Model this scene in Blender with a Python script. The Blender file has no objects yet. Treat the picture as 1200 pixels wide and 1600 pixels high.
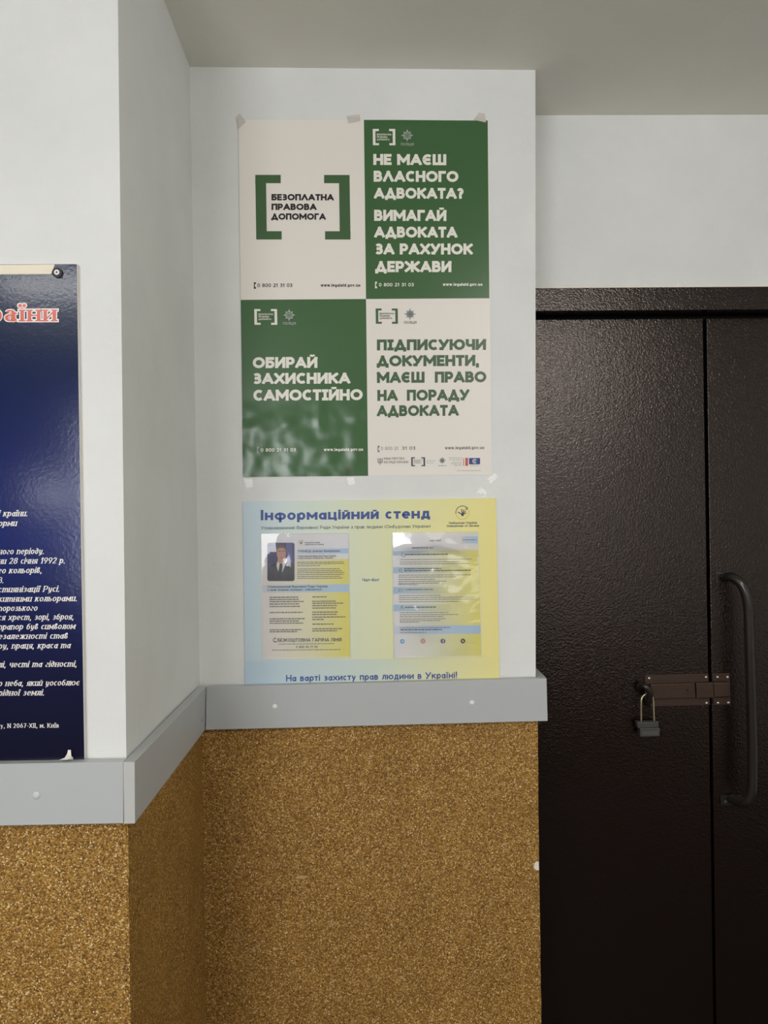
import bpy, bmesh, math, random
from mathutils import noise as mnoise
from mathutils import Vector
random.seed(7)
SC = bpy.context.scene
COL = SC.collection

# ------------------------------------------------------------------ camera
FPX = 1202.0                                  # focal length in pixels of the 1200x1600 frame
CAM = Vector((0.0, -1.80, 1.55))
YAW, PITCH, ROLL = math.radians(1.05), math.radians(0.03), 0.0120
_F = Vector((math.sin(YAW) * math.cos(PITCH), math.cos(YAW) * math.cos(PITCH), math.sin(PITCH)))
_R0 = Vector((math.cos(YAW), -math.sin(YAW), 0.0))
_U0 = _R0.cross(_F)
CR = _R0 * math.cos(ROLL) - _U0 * math.sin(ROLL)
CU = _U0 * math.cos(ROLL) + _R0 * math.sin(ROLL)
cd = bpy.data.cameras.new('camera')
cd.sensor_fit = 'VERTICAL'; cd.sensor_height = 36.0; cd.lens = FPX / 1600.0 * 36.0
cd.clip_start = 0.02
cam = bpy.data.objects.new('camera', cd); COL.objects.link(cam)
from mathutils import Matrix
mw = Matrix((( CR.x, CU.x, -_F.x, CAM.x), (CR.y, CU.y, -_F.y, CAM.y), (CR.z, CU.z, -_F.z, CAM.z), (0, 0, 0, 1)))
cam.matrix_world = mw
SC.camera = cam

# ------------------------------------------------------------------ world, exposure
wd = bpy.data.worlds.new('world'); SC.world = wd; wd.use_nodes = True
wd.node_tree.nodes['Background'].inputs[0].default_value = (0.62, 0.68, 0.75, 1)
wd.node_tree.nodes['Background'].inputs[1].default_value = 0.3
vs = SC.view_settings
vs.view_transform = 'Standard'; vs.look = 'None'; vs.gamma = 1.0; vs.exposure = 0.0; vs.use_curve_mapping = False

def area_light(name, loc, size, energy, color, target):
    l = bpy.data.lights.new(name, 'AREA'); l.shape = 'RECTANGLE'; l.size, l.size_y = size
    l.energy = energy; l.color = color
    o = bpy.data.objects.new(name, l); COL.objects.link(o); o.location = loc
    o.rotation_euler = (Vector(target) - Vector(loc)).to_track_quat('-Z', 'Y').to_euler()
    return o
# daylight through the window in the wall behind the camera
area_light('window_daylight', (-1.22, -4.13, 1.64), (1.06, 1.04), 46.0, (0.955, 0.975, 1.0), (-1.22, 0.0, 1.64))
area_light('added_fill_light', (1.45, -4.13, 1.45), (1.10, 1.0), 11.0, (0.98, 0.985, 1.0), (1.45, 0.0, 1.45))  # added fill from the right for the lower walls and door

# ------------------------------------------------------------------ helpers
def P(px, py, y):
    """Point of the vertical plane at depth y that lies behind the photo pixel."""
    d = _F * FPX + CR * (px - 600.0) + CU * (800.0 - py)
    return CAM + d * ((y - CAM.y) / d.y)

WLOC = {}
def link(o, parent, loc):
    COL.objects.link(o)
    if parent is not None:
        o.parent = parent
        o.location = Vector(loc) - WLOC[parent.name]
    else:
        o.location = loc
    WLOC[o.name] = Vector(loc)
    return o

def tag(o, label=None, cat=None, group=None, kind=None):
    if label: o['label'] = label
    if cat: o['category'] = cat
    if group: o['group'] = group
    if kind: o['kind'] = kind
    return o

def empty(name, loc, parent=None):
    o = bpy.data.objects.new(name, None); o.empty_display_size = 0.05
    return link(o, parent, loc)

def mesh(name, verts, faces, mat, parent=None, mats=None, fm=None, smooth=False, loc=None, recalc=True):
    if loc is None:
        if parent is not None and parent.type == 'EMPTY' and len(verts) == 0: loc = WLOC[parent.name]
        else:
            xs = [v[0] for v in verts]; ys = [v[1] for v in verts]; zs = [v[2] for v in verts]
            loc = Vector(((min(xs) + max(xs)) / 2, (min(ys) + max(ys)) / 2, min(zs)))
    loc = Vector(loc)
    me = bpy.data.meshes.new(name)
    me.from_pydata([tuple(Vector(v) - loc) for v in verts], [], faces)
    for m in (mats or [mat]): me.materials.append(m)
    if fm:
        for p, i in zip(me.polygons, fm): p.material_index = i
    if recalc:
        bm = bmesh.new(); bm.from_mesh(me); bmesh.ops.recalc_face_normals(bm, faces=bm.faces); bm.to_mesh(me); bm.free()
    if smooth:
        for p in me.polygons: p.use_smooth = True
    me.update()
    o = bpy.data.objects.new(name, me)
    return link(o, parent, loc)

def hexa(a, b):
    """Solid between two loops of equally many points."""
    n = len(a)
    f = [tuple(range(n)), tuple(range(2 * n - 1, n - 1, -1))]
    f += [(i, (i + 1) % n, n + (i + 1) % n, n + i) for i in range(n)]
    return list(a) + list(b), f

def box(x0, x1, y0, y1, z0, z1):
    return hexa([(x0, y0, z0), (x1, y0, z0), (x1, y0, z1), (x0, y0, z1)], [(x0, y1, z0), (x1, y1, z0), (x1, y1, z1), (x0, y1, z1)])

def slab(pts, dy):
    """Front loop pts pushed back by dy."""
    return hexa([tuple(p) for p in pts], [(p[0], p[1] + dy, p[2]) for p in pts])

def merge(parts):
    V, F = [], []
    for v, f in parts:
        n = len(V); V += list(v); F += [tuple(i + n for i in q) for q in f]
    return V, F

def bevel(o, w, seg=2):
    m = o.modifiers.new('bevel', 'BEVEL'); m.width = w; m.segments = seg; m.limit_method = 'ANGLE'; m.angle_limit = math.radians(40)
    return o

def tube(path, r, n=14, cap=True):
    """Tube of radius r (or a list of radii) along a list of points."""
    pts = [Vector(p) for p in path]; V, F = [], []
    rr = r if isinstance(r, (list, tuple)) else [r] * len(pts)
    prev = None
    for i, p in enumerate(pts):
        t = (pts[min(i + 1, len(pts) - 1)] - pts[max(i - 1, 0)]).normalized()
        if prev is None:
            a = t.orthogonal().normalized()
        else:
            a = (prev - t * prev.dot(t)).normalized()
        b = t.cross(a); prev = a
        for k in range(n):
            th = 2 * math.pi * k / n
            V.append(tuple(p + (a * math.cos(th) + b * math.sin(th)) * rr[i]))
    for i in range(len(pts) - 1):
        for k in range(n):
            F.append((i * n + k, i * n + (k + 1) % n, (i + 1) * n + (k + 1) % n, (i + 1) * n + k))
    if cap:
        F.append(tuple(range(n - 1, -1, -1))); F.append(tuple((len(pts) - 1) * n + k for k in range(n)))
    return V, F

def smooth_path(pts, n=6):
    pts = [Vector(p) for p in pts]; out = []
    for i in range(len(pts) - 1):
        p0 = pts[max(i - 1, 0)]; p1 = pts[i]; p2 = pts[i + 1]; p3 = pts[min(i + 2, len(pts) - 1)]
        for k in range(n):
            t = k / n
            out.append(0.5 * ((2 * p1) + (p2 - p0) * t + (2 * p0 - 5 * p1 + 4 * p2 - p3) * t * t + (3 * p1 - p0 - 3 * p2 + p3) * t ** 3))
    out.append(pts[-1])
    return out

def dome(c, r, h, n=14, rings=4):
    """Flat-backed button facing -y, centre c on the surface."""
    V, F = [], []
    for j in range(rings):
        a = j / rings * math.pi / 2
        for k in range(n):
            th = 2 * math.pi * k / n
            V.append((c[0] + r * math.cos(a) * math.cos(th), c[1] - h * math.sin(a), c[2] + r * math.cos(a) * math.sin(th)))
    V.append((c[0], c[1] - h, c[2]))
    for j in range(rings - 1):
        for k in range(n): F.append((j * n + k, j * n + (k + 1) % n, (j + 1) * n + (k + 1) % n, (j + 1) * n + k))
    for k in range(n): F.append(((rings - 1) * n + k, (rings - 1) * n + (k + 1) % n, rings * n))
    F.append(tuple(range(n - 1, -1, -1)))
    return V, F

# ------------------------------------------------------------------ materials
def srgb(r, g, b):
    f = lambda c: ((c / 255.0 + 0.055) / 1.055) ** 2.4 if c > 10 else c / 255.0 / 12.92
    return (f(r), f(g), f(b), 1.0)

def mat(name, col, rough=0.6, metal=0.0, spec=0.5, coat=0.0, coat_rough=0.1):
    m = bpy.data.materials.new(name); m.use_nodes = True
    b = m.node_tree.nodes['Principled BSDF']
    b.inputs['Base Color'].default_value = col; b.inputs['Roughness'].default_value = rough
    b.inputs['Metallic'].default_value = metal; b.inputs['Specular IOR Level'].default_value = spec
    b.inputs['Coat Weight'].default_value = coat; b.inputs['Coat Roughness'].default_value = coat_rough
    return m

def nd(m, t): return m.node_tree.nodes.new(t)
def lk(m, a, b): m.node_tree.links.new(a, b)
def bsdf(m): return m.node_tree.nodes['Principled BSDF']
def coords(m, kind='Object'):
    if kind == 'World':
        return nd(m, 'ShaderNodeNewGeometry').outputs['Position']
    return nd(m, 'ShaderNodeTexCoord').outputs[kind]
def noise(m, co, scale, detail=3, rough=0.55, dist=0.0):
    n = nd(m, 'ShaderNodeTexNoise'); n.inputs['Scale'].default_value = scale; n.inputs['Detail'].default_value = detail
    n.inputs['Roughness'].default_value = rough; n.inputs['Distortion'].default_value = dist
    lk(m, co, n.inputs['Vector']); return n.outputs['Fac']
def ramp(m, fac, stops, interp='LINEAR'):
    r = nd(m, 'ShaderNodeValToRGB'); r.color_ramp.interpolation = interp
    el = r.color_ramp.elements
    while len(el) < len(stops): el.new(0.5)
    for e, (p, c) in zip(el, stops): e.position = p; e.color = c
    lk(m, fac, r.inputs['Fac']); return r.outputs['Color']
def bump(m, height, strength=0.3, dist=0.001):
    b = nd(m, 'ShaderNodeBump'); b.inputs['Strength'].default_value = strength; b.inputs['Distance'].default_value = dist
    lk(m, height, b.inputs['Height']); return b.outputs['Normal']

def painted(name, col, rough, amount=0.05, bscale=90, bdist=0.0012, bstr=0.35):
    m = mat(name, col, rough, spec=0.3); w = coords(m, 'World')
    lo = tuple(c * (1 - amount) for c in col[:3]) + (1,); hi = tuple(min(1, c * (1 + amount)) for c in col[:3]) + (1,)
    lk(m, ramp(m, noise(m, w, 3.5, 5, 0.6), [(0.3, lo), (0.7, hi)]), bsdf(m).inputs['Base Color'])
    mx = nd(m, 'ShaderNodeMath'); mx.operation = 'MULTIPLY_ADD'; mx.inputs[1].default_value = 2.5
    lk(m, noise(m, w, 9, 3), mx.inputs[0]); lk(m, noise(m, w, bscale, 4), mx.inputs[2])
    lk(m, bump(m, mx.outputs[0], bstr, bdist), bsdf(m).inputs['Normal'])
    return m

M = {}
M['wall'] = painted('white_wall_paint', srgb(226, 227, 225), 0.62)
M['ceiling'] = painted('ceiling_paint', srgb(232, 229, 219), 0.75, 0.03, 60)
M['laminate'] = painted('grey_laminate', srgb(184, 187, 188), 0.42, 0.015, 500, 0.0001, 0.2)
M['laminate_end'] = painted('grey_edge_band', srgb(190, 191, 188), 0.42, 0.01, 400, 0.0001, 0.2)
M['wall_back'] = painted('beige_wall_paint', srgb(168, 164, 158), 0.7)
M['floor'] = painted('dark_linoleum', srgb(72, 68, 66), 0.5, 0.1)

def plaster():
    m = mat('brown_mosaic_plaster', (0.3, 0.2, 0.08, 1), 0.45, spec=0.45); w = coords(m, 'World')
    nz = nd(m, 'ShaderNodeTexNoise'); nz.inputs['Scale'].default_value = 330; nz.inputs['Detail'].default_value = 1
    lk(m, w, nz.inputs['Vector'])
    mp = nd(m, 'ShaderNodeVectorMath'); mp.operation = 'MULTIPLY_ADD'; mp.inputs[1].default_value = (0.0035, 0.0035, 0.0035)
    lk(m, nz.outputs['Color'], mp.inputs[0]); lk(m, w, mp.inputs[2])
    v = nd(m, 'ShaderNodeTexVoronoi'); v.inputs['Scale'].default_value = 460; v.inputs['Randomness'].default_value = 1.0
    lk(m, mp.outputs[0], v.inputs['Vector'])
    sp = nd(m, 'ShaderNodeSeparateColor'); lk(m, v.outputs['Color'], sp.inputs[0])
    c = ramp(m, sp.outputs[0], [(0.0, srgb(104, 68, 18)), (0.3, srgb(146, 104, 36)), (0.6, srgb(172, 130, 56)), (0.86, srgb(196, 156, 82)), (1.0, srgb(240, 218, 170))])
    # dark joints between the chips, and slow patchiness
    j = ramp(m, v.outputs['Distance'], [(0.45, (1, 1, 1, 1)), (0.9, (0.35, 0.3, 0.24, 1))])
    mu = nd(m, 'ShaderNodeMix'); mu.data_type = 'RGBA'; mu.blend_type = 'MULTIPLY'; mu.inputs[0].default_value = 1.0
    lk(m, c, mu.inputs[6]); lk(m, j, mu.inputs[7])
    pt = ramp(m, noise(m, w, 7, 4), [(0.3, (0.97, 0.93, 0.86, 1)), (0.7, (1.18, 1.15, 1.08, 1))])
    m2 = nd(m, 'ShaderNodeMix'); m2.data_type = 'RGBA'; m2.blend_type = 'MULTIPLY'; m2.inputs[0].default_value = 1.0
    lk(m, mu.outputs[2], m2.inputs[6]); lk(m, pt, m2.inputs[7])
    lk(m, m2.outputs[2], bsdf(m).inputs['Base Color'])
    ad = nd(m, 'ShaderNodeMath'); ad.operation = 'SUBTRACT'
    lk(m, sp.outputs[1], ad.inputs[0]); lk(m, v.outputs['Distance'], ad.inputs[1])
    lk(m, bump(m, ad.outputs[0], 0.55, 0.0022), bsdf(m).inputs['Normal'])
    return m
M['plaster'] = plaster()

def hammered(name, col, rough, scale, dist, strength, spec=0.5):
    m = mat(name, col, rough, spec=spec); w = coords(m, 'World')
    n = noise(m, w, scale, 2, 0.5); bsdf(m).inputs['Specular Tint'].default_value = (1.0, 0.86, 0.80, 1)
    lk(m, bump(m, n, strength, dist), bsdf(m).inputs['Normal'])
    return m
M['door'] = hammered('dark_brown_gloss_paint', srgb(18, 8, 5), 0.20, 230, 0.0016, 0.60, 0.55)
M['door_frame'] = hammered('dark_brown_frame_paint', srgb(19, 12, 11), 0.20, 230, 0.0016, 0.6, 0.55)
M['latch'] = hammered('brown_painted_steel', srgb(56, 39, 30), 0.38, 320, 0.0012, 0.5)
M['handle'] = mat('black_brown_gloss_paint', srgb(38, 33, 30), 0.22)
M['gap'] = mat('black_gap', srgb(8, 7, 6), 0.8)
M['screw'] = mat('bright_screw_steel', srgb(205, 200, 190), 0.28, 0.85)
M['lock'] = mat('dark_padlock_metal', srgb(74, 72, 70), 0.45, 0.35)
M['shackle'] = mat('brassy_steel_shackle', srgb(190, 182, 150), 0.25, 0.9)
M['cap'] = mat('white_plastic_cap', srgb(232, 232, 228), 0.4)
M['cap_grey'] = mat('pale_grey_plastic_cap', srgb(204, 204, 202), 0.4)
M['white_edge'] = mat('white_board_edge', srgb(226, 222, 216), 0.5)
M['paper'] = mat('white_paper', srgb(235, 230, 222), 0.7)
M['chip'] = mat('bare_white_plaster', srgb(236, 228, 214), 0.8)

def ink(name, col, rough=0.34, spec=0.4):
    return mat(name, col, rough, spec=spec)
M['p_white'] = ink('poster_white', srgb(236, 229, 221), 0.36, 0.35)
M['p_green'] = ink('poster_green', srgb(62, 100, 59), 0.24, 0.5)
M['i_green'] = ink('ink_green', srgb(66, 98, 62), 0.34)
M['i_black'] = ink('ink_black', srgb(34, 30, 32), 0.4)
M['i_white'] = ink('ink_white', srgb(238, 234, 224), 0.34)
M['i_navy'] = ink('ink_navy', srgb(62, 84, 150), 0.45)
M['i_dark'] = ink('ink_dark_blue_grey', srgb(66, 72, 88), 0.5)
M['i_grey'] = ink('ink_grey', srgb(120, 118, 116), 0.5)
M['i_silver'] = ink('ink_silver', srgb(160, 164, 158), 0.45)
M['i_red'] = ink('ink_red', srgb(196, 88, 84), 0.45)
M['i_euro'] = ink('ink_flag_blue', srgb(48, 70, 130), 0.45)
M['i_yellow'] = ink('ink_yellow', srgb(226, 206, 70), 0.45)
M['i_sky'] = ink('ink_sky_blue', srgb(178, 208, 232), 0.5)
M['i_doctext'] = ink('ink_document_text', srgb(112, 110, 108), 0.55)
M['i_docbold'] = ink('ink_document_bold', srgb(74, 80, 92), 0.55)

def gradient(name, axis, stops, rough=0.5, spec=0.4, second=None):
    m = mat(name, (1, 1, 1, 1), rough, spec=spec)
    sp = nd(m, 'ShaderNodeSeparateXYZ'); lk(m, coords(m, 'Generated'), sp.inputs[0])
    c = ramp(m, sp.outputs[axis], stops)
    if second:
        ax2, pos, other = second
        c2 = ramp(m, sp.outputs[axis], other)
        st = ramp(m, sp.outputs[ax2], [(pos - 0.004, (0, 0, 0, 1)), (pos + 0.004, (1, 1, 1, 1))])
        mx = nd(m, 'ShaderNodeMix'); mx.data_type = 'RGBA'
        lk(m, st, mx.inputs[0]); lk(m, c, mx.inputs[6]); lk(m, c2, mx.inputs[7]); c = mx.outputs[2]
    lk(m, c, bsdf(m).inputs['Base Color'])
    return m
M['info'] = gradient('info_board_print', 0, [(0.0, srgb(196, 214, 226)), (0.32, srgb(214, 224, 208)), (0.62, srgb(228, 228, 176)), (1.0, srgb(238, 226, 146))], 0.42)
M['doc_l'] = gradient('document_print', 0, [(0.0, srgb(234, 228, 226)), (0.5, srgb(232, 228, 200)), (1.0, srgb(230, 222, 116))], 0.5,
                      second=(2, 0.795, [(0.0, srgb(228, 226, 226)), (1.0, srgb(230, 228, 232))]))
M['doc_r'] = gradient('document_print_two', 0, [(0.0, srgb(232, 230, 230)), (0.45, srgb(228, 228, 208)), (1.0, srgb(232, 224, 118))], 0.5,
                      second=(2, 0.86, [(0.0, srgb(230, 230, 232)), (1.0, srgb(232, 228, 226))]))
M['band'] = gradient('pale_blue_band_print', 0, [(0.0, srgb(216, 220, 226)), (0.35, srgb(194, 212, 228)), (1.0, srgb(184, 208, 230))], 0.5)
M['band_l'] = gradient('pale_blue_band_fading', 0, [(0.0, srgb(178, 202, 220)), (0.45, srgb(198, 208, 208)), (1.0, srgb(226, 222, 160))], 0.5)

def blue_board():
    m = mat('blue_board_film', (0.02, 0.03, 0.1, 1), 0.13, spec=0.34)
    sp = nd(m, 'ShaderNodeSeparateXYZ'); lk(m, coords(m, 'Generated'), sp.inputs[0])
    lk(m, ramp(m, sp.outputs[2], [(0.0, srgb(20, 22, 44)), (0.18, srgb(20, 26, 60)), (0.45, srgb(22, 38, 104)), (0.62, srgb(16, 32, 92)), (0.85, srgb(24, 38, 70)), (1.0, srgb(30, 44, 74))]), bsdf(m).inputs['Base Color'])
    w = coords(m, 'World')
    lk(m, bump(m, noise(m, w, 190, 2), 0.2, 0.0005), bsdf(m).inputs['Normal'])
    return m
M['blue'] = blue_board()
M['b_red'] = ink('heading_red', srgb(214, 92, 80), 0.2, 0.5)
M['b_white'] = ink('board_lettering_white', srgb(240, 236, 232), 0.2, 0.5)

def film(name, tint, gloss_rough, bscale, bdist, bstr, opac=0.10, fres=1.5):
    m = bpy.data.materials.new(name); m.use_nodes = True; nt = m.node_tree; nt.nodes.clear()
    out = nt.nodes.new('ShaderNodeOutputMaterial')
    tr = nt.nodes.new('ShaderNodeBsdfTransparent'); tr.inputs[0].default_value = tint
    gl = nt.nodes.new('ShaderNodeBsdfGlossy'); gl.inputs['Roughness'].default_value = gloss_rough
    df = nt.nodes.new('ShaderNodeBsdfDiffuse'); df.inputs[0].default_value = (0.8, 0.8, 0.8, 1)
    fr = nt.nodes.new('ShaderNodeFresnel'); fr.inputs['IOR'].default_value = fres
    m1 = nt.nodes.new('ShaderNodeMixShader'); m1.inputs[0].default_value = opac
    m2 = nt.nodes.new('ShaderNodeMixShader')
    geo = nt.nodes.new('ShaderNodeNewGeometry')
    n = nt.nodes.new('ShaderNodeTexNoise'); n.inputs['Scale'].default_value = bscale; n.inputs['Detail'].default_value = 2; n.inputs['Distortion'].default_value = 0.8
    b = nt.nodes.new('ShaderNodeBump'); b.inputs['Strength'].default_value = bstr; b.inputs['Distance'].default_value = bdist
    L = nt.links.new
    L(geo.outputs['Position'], n.inputs['Vector']); L(n.outputs['Fac'], b.inputs['Height'])
    for s in (gl, fr): L(b.outputs['Normal'], s.inputs['Normal'])
    L(tr.outputs[0], m1.inputs[1]); L(df.outputs[0], m1.inputs[2])
    L(fr.outputs[0], m2.inputs[0]); L(m1.outputs[0], m2.inputs[1]); L(gl.outputs[0], m2.inputs[2]); L(m2.outputs[0], out.inputs[0])
    return m
M['pocket'] = film('clear_plastic_pocket', (0.97, 0.97, 0.97, 1), 0.025, 14, 0.001, 0.15, 0.05, 1.5)
M['pocket_wavy'] = film('clear_wavy_plastic_pocket', (0.99, 0.99, 1.0, 1), 0.10, 15, 0.0048, 0.5, 0.06, 1.6)
M['rim'] = mat('milky_plastic_rim', srgb(226, 226, 218), .3)
M['tape'] = film('dull_adhesive_tape', (0.92, 0.89, 0.86, 1), 0.35, 60, 0.001, 0.4, 0.25, 1.4)
M['tape_clear'] = film('clear_adhesive_tape', (0.9, 0.9, 0.88, 1), 0.2, 60, 0.001, 0.4, 0.02, 1.4)
M['tape_wall'] = mat('dull_tape_on_wall', srgb(206, 199, 192), .4)
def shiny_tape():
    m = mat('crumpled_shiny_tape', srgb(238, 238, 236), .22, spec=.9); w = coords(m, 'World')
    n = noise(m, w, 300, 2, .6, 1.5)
    lk(m, ramp(m, n, [(.36, srgb(216, 216, 212)), (.5, srgb(254, 254, 253))]), bsdf(m).inputs['Base Color'])  # near-white specks in the colour stand for glints on the tape
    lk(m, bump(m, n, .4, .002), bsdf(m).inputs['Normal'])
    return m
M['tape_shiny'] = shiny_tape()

# ------------------------------------------------------------------ stroke lettering
# capitals: width, strokes in the unit box of the stroke centre lines
CAPS = {
 'А': (.96, 'L0,0,.5,1 L1,0,.5,1 L.24,.27,.76,.27'), 'Б': (.76, 'L0,0,0,1 L0,1,.92,1 L0,.58,.58,.58 A.58,.29,.42,.29,-90,90 L0,0,.58,0'),
 'В': (.76, 'L0,0,0,1 L0,1,.5,1 A.5,.775,.38,.225,-90,90 L0,.55,.58,.55 A.58,.275,.42,.275,-90,90 L0,0,.58,0'),
 'Г': (.66, 'L0,0,0,1 L0,1,1,1'), 'Ґ': (.66, 'L0,0,0,1 L0,1,1,1 L1,1,1,1.2'),
 'Д': (1.0, 'L.14,.1,.5,1 L.86,.1,.5,1 L0,.02,1,.02 D0,.02,0,-.16 D1,.02,1,-.16'),
 'Е': (.66, 'L0,0,0,1 L0,1,1,1 L0,.5,.86,.5 L0,0,1,0'), 'Є': (.82, 'A.6,.5,.6,.5,48,312 L.08,.5,.75,.5'),
 'Ж': (1.3, 'L.5,0,.5,1 L0,1,.42,.5 L0,0,.42,.5 L1,1,.58,.5 L1,0,.58,.5 L.42,.5,.58,.5'),
 'З': (.70, 'A.44,.765,.48,.235,150,-90 A.44,.265,.56,.265,90,-145 L.3,.53,.5,.53'),
 'И': (.86, 'L0,0,0,1 L1,0,1,1 L0,0,1,1'), 'Й': (.86, 'L0,0,0,1 L1,0,1,1 L0,0,1,1 T.5,1.46,.28,.16,190,350'),
 'І': (.24, 'L.5,0,.5,1'), 'Ї': (.24, 'L.5,0,.5,1 O-1,1.3 O2,1.3'),
 'К': (.82, 'L0,0,0,1 L0,.42,1,1 L.3,.6,1,0'), 'Л': (.94, 'L0,0,.5,1 L1,0,.5,1'),
 'М': (1.08, 'L0,0,0,1 L1,0,1,1 L0,1,.5,.3 L1,1,.5,.3'), 'Н': (.84, 'L0,0,0,1 L1,0,1,1 L0,.5,1,.5'),
 'О': (1.04, 'A.5,.5,.5,.5,0,360'), 'П': (.82, 'L0,0,0,1 L1,0,1,1 L0,1,1,1'),
 'Р': (.74, 'L0,0,0,1 L0,1,.55,1 A.55,.7,.45,.3,-90,90 L0,.4,.55,.4'), 'С': (.82, 'A.6,.5,.6,.5,48,312'),
 'Т': (.72, 'L0,1,1,1 L.5,0,.5,1'), 'У': (.86, 'L0,1,.52,.36 L1,1,.26,0 L.1,0,.26,0'), 'Ф': (1.1, 'L.5,0,.5,1 A.5,.52,.5,.34,0,360'),
 'Х': (.88, 'L0,0,1,1 L0,1,1,0'), 'Ц': (.9, 'L0,0,0,1 L.9,0,.9,1 L0,0,1,0 D1,0,1,-.2'),
 'Ч': (.78, 'L1,0,1,1 L0,1,0,.66 A.3,.66,.3,.26,180,270 L.3,.4,1,.4'), 'Ш': (1.16, 'L0,0,0,1 L.5,0,.5,1 L1,0,1,1 L0,0,1,0'),
 'Щ': (1.2, 'L0,0,0,1 L.47,0,.47,1 L.94,0,.94,1 L0,0,1,0 D1,0,1,-.2'), 'Ь': (.74, 'L0,0,0,1 L0,.58,.55,.58 A.55,.29,.45,.29,-90,90 L0,0,.55,0'),
 'Ю': (1.3, 'L0,0,0,1 L0,.5,.32,.5 A.66,.5,.34,.5,0,360'), 'Я': (.76, 'L1,0,1,1 L1,1,.45,1 A.45,.7,.45,.3,90,270 L1,.4,.45,.4 L0,0,.5,.4'),
 'O': (1.04, 'A.5,.5,.5,.5,0,360'), 'U': (.8, 'L0,1,0,.4 A.5,.4,.5,.4,180,360 L1,.4,1,1'), 'N': (.86, 'L0,0,0,1 L1,0,1,1 L0,1,1,0'),
 'X': (.86, 'L0,0,1,1 L0,1,1,0'), 'I': (.24, 'L.5,0,.5,1'), 'B': (.76, 'L0,0,0,1 L0,1,.5,1 A.5,.775,.38,.225,-90,90 L0,.55,.58,.55 A.58,.275,.42,.275,-90,90 L0,0,.58,0'),
 'M': (1.08, 'L0,0,0,1 L1,0,1,1 L0,1,.5,.3 L1,1,.5,.3'), 'D': (.86, 'L0,0,0,1 L0,1,.4,1 A.4,.5,.6,.5,-90,90 L0,0,.4,0'),
 'S': (.72, 'A.5,.745,.46,.255,40,270 A.5,.245,.5,.245,90,-140'), 'A': (.96, 'L0,0,.5,1 L1,0,.5,1 L.24,.27,.76,.27'),
 'F': (.66, 'L0,0,0,1 L0,1,1,1 L0,.5,.86,.5'), 'K': (.82, 'L0,0,0,1 L0,.42,1,1 L.3,.6,1,0'), 'R': (.76, 'L0,0,0,1 L0,1,.55,1 A.55,.7,.45,.3,-90,90 L0,.4,.55,.4 L.5,.4,1,0'),
 'E': (.66, 'L0,0,0,1 L0,1,1,1 L0,.5,.86,.5 L0,0,1,0'),
 '0': (.74, 'A.5,.5,.5,.5,0,360'), '1': (.46, 'L.75,0,.75,1 L.75,1,.1,.78'), '2': (.68, 'A.48,.70,.48,.30,165,-38 L.86,.52,.02,0 L0,0,1,0'),
 '3': (.68, 'A.44,.765,.48,.235,150,-90 A.44,.265,.56,.265,90,-145 L.3,.53,.5,.53'), '5': (.68, 'L.14,1,.9,1 L.14,1,.1,.56 A.45,.31,.55,.31,130,-150'),
 '6': (.72, 'A.5,.31,.5,.31,0,360 L.04,.42,.55,1'), '7': (.66, 'L0,1,1,1 L1,1,.35,0'), '8': (.72, 'A.5,.76,.42,.24,0,360 A.5,.26,.5,.26,0,360'),
 '9': (.72, 'A.5,.69,.5,.31,0,360 L.96,.58,.45,0'),
 '?': (.6, 'A.46,.73,.5,.27,165,-60 L.58,.5,.5,.3 O.5,0'), '!': (.24, 'L.5,.34,.5,1 O.5,0'), ',': (.26, 'D.6,.0,.2,-.2 O.5,0'), '.': (.24, 'O.5,0'),
 '-': (.4, 'L0,.42,1,.42'), '(': (.3, 'A1.1,.45,1,.62,125,235'), ')': (.3, 'A-.1,.45,1,.62,55,-55'), ':': (.24, 'O.5,0 O.5,.6'),
}
XH = .73
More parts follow.
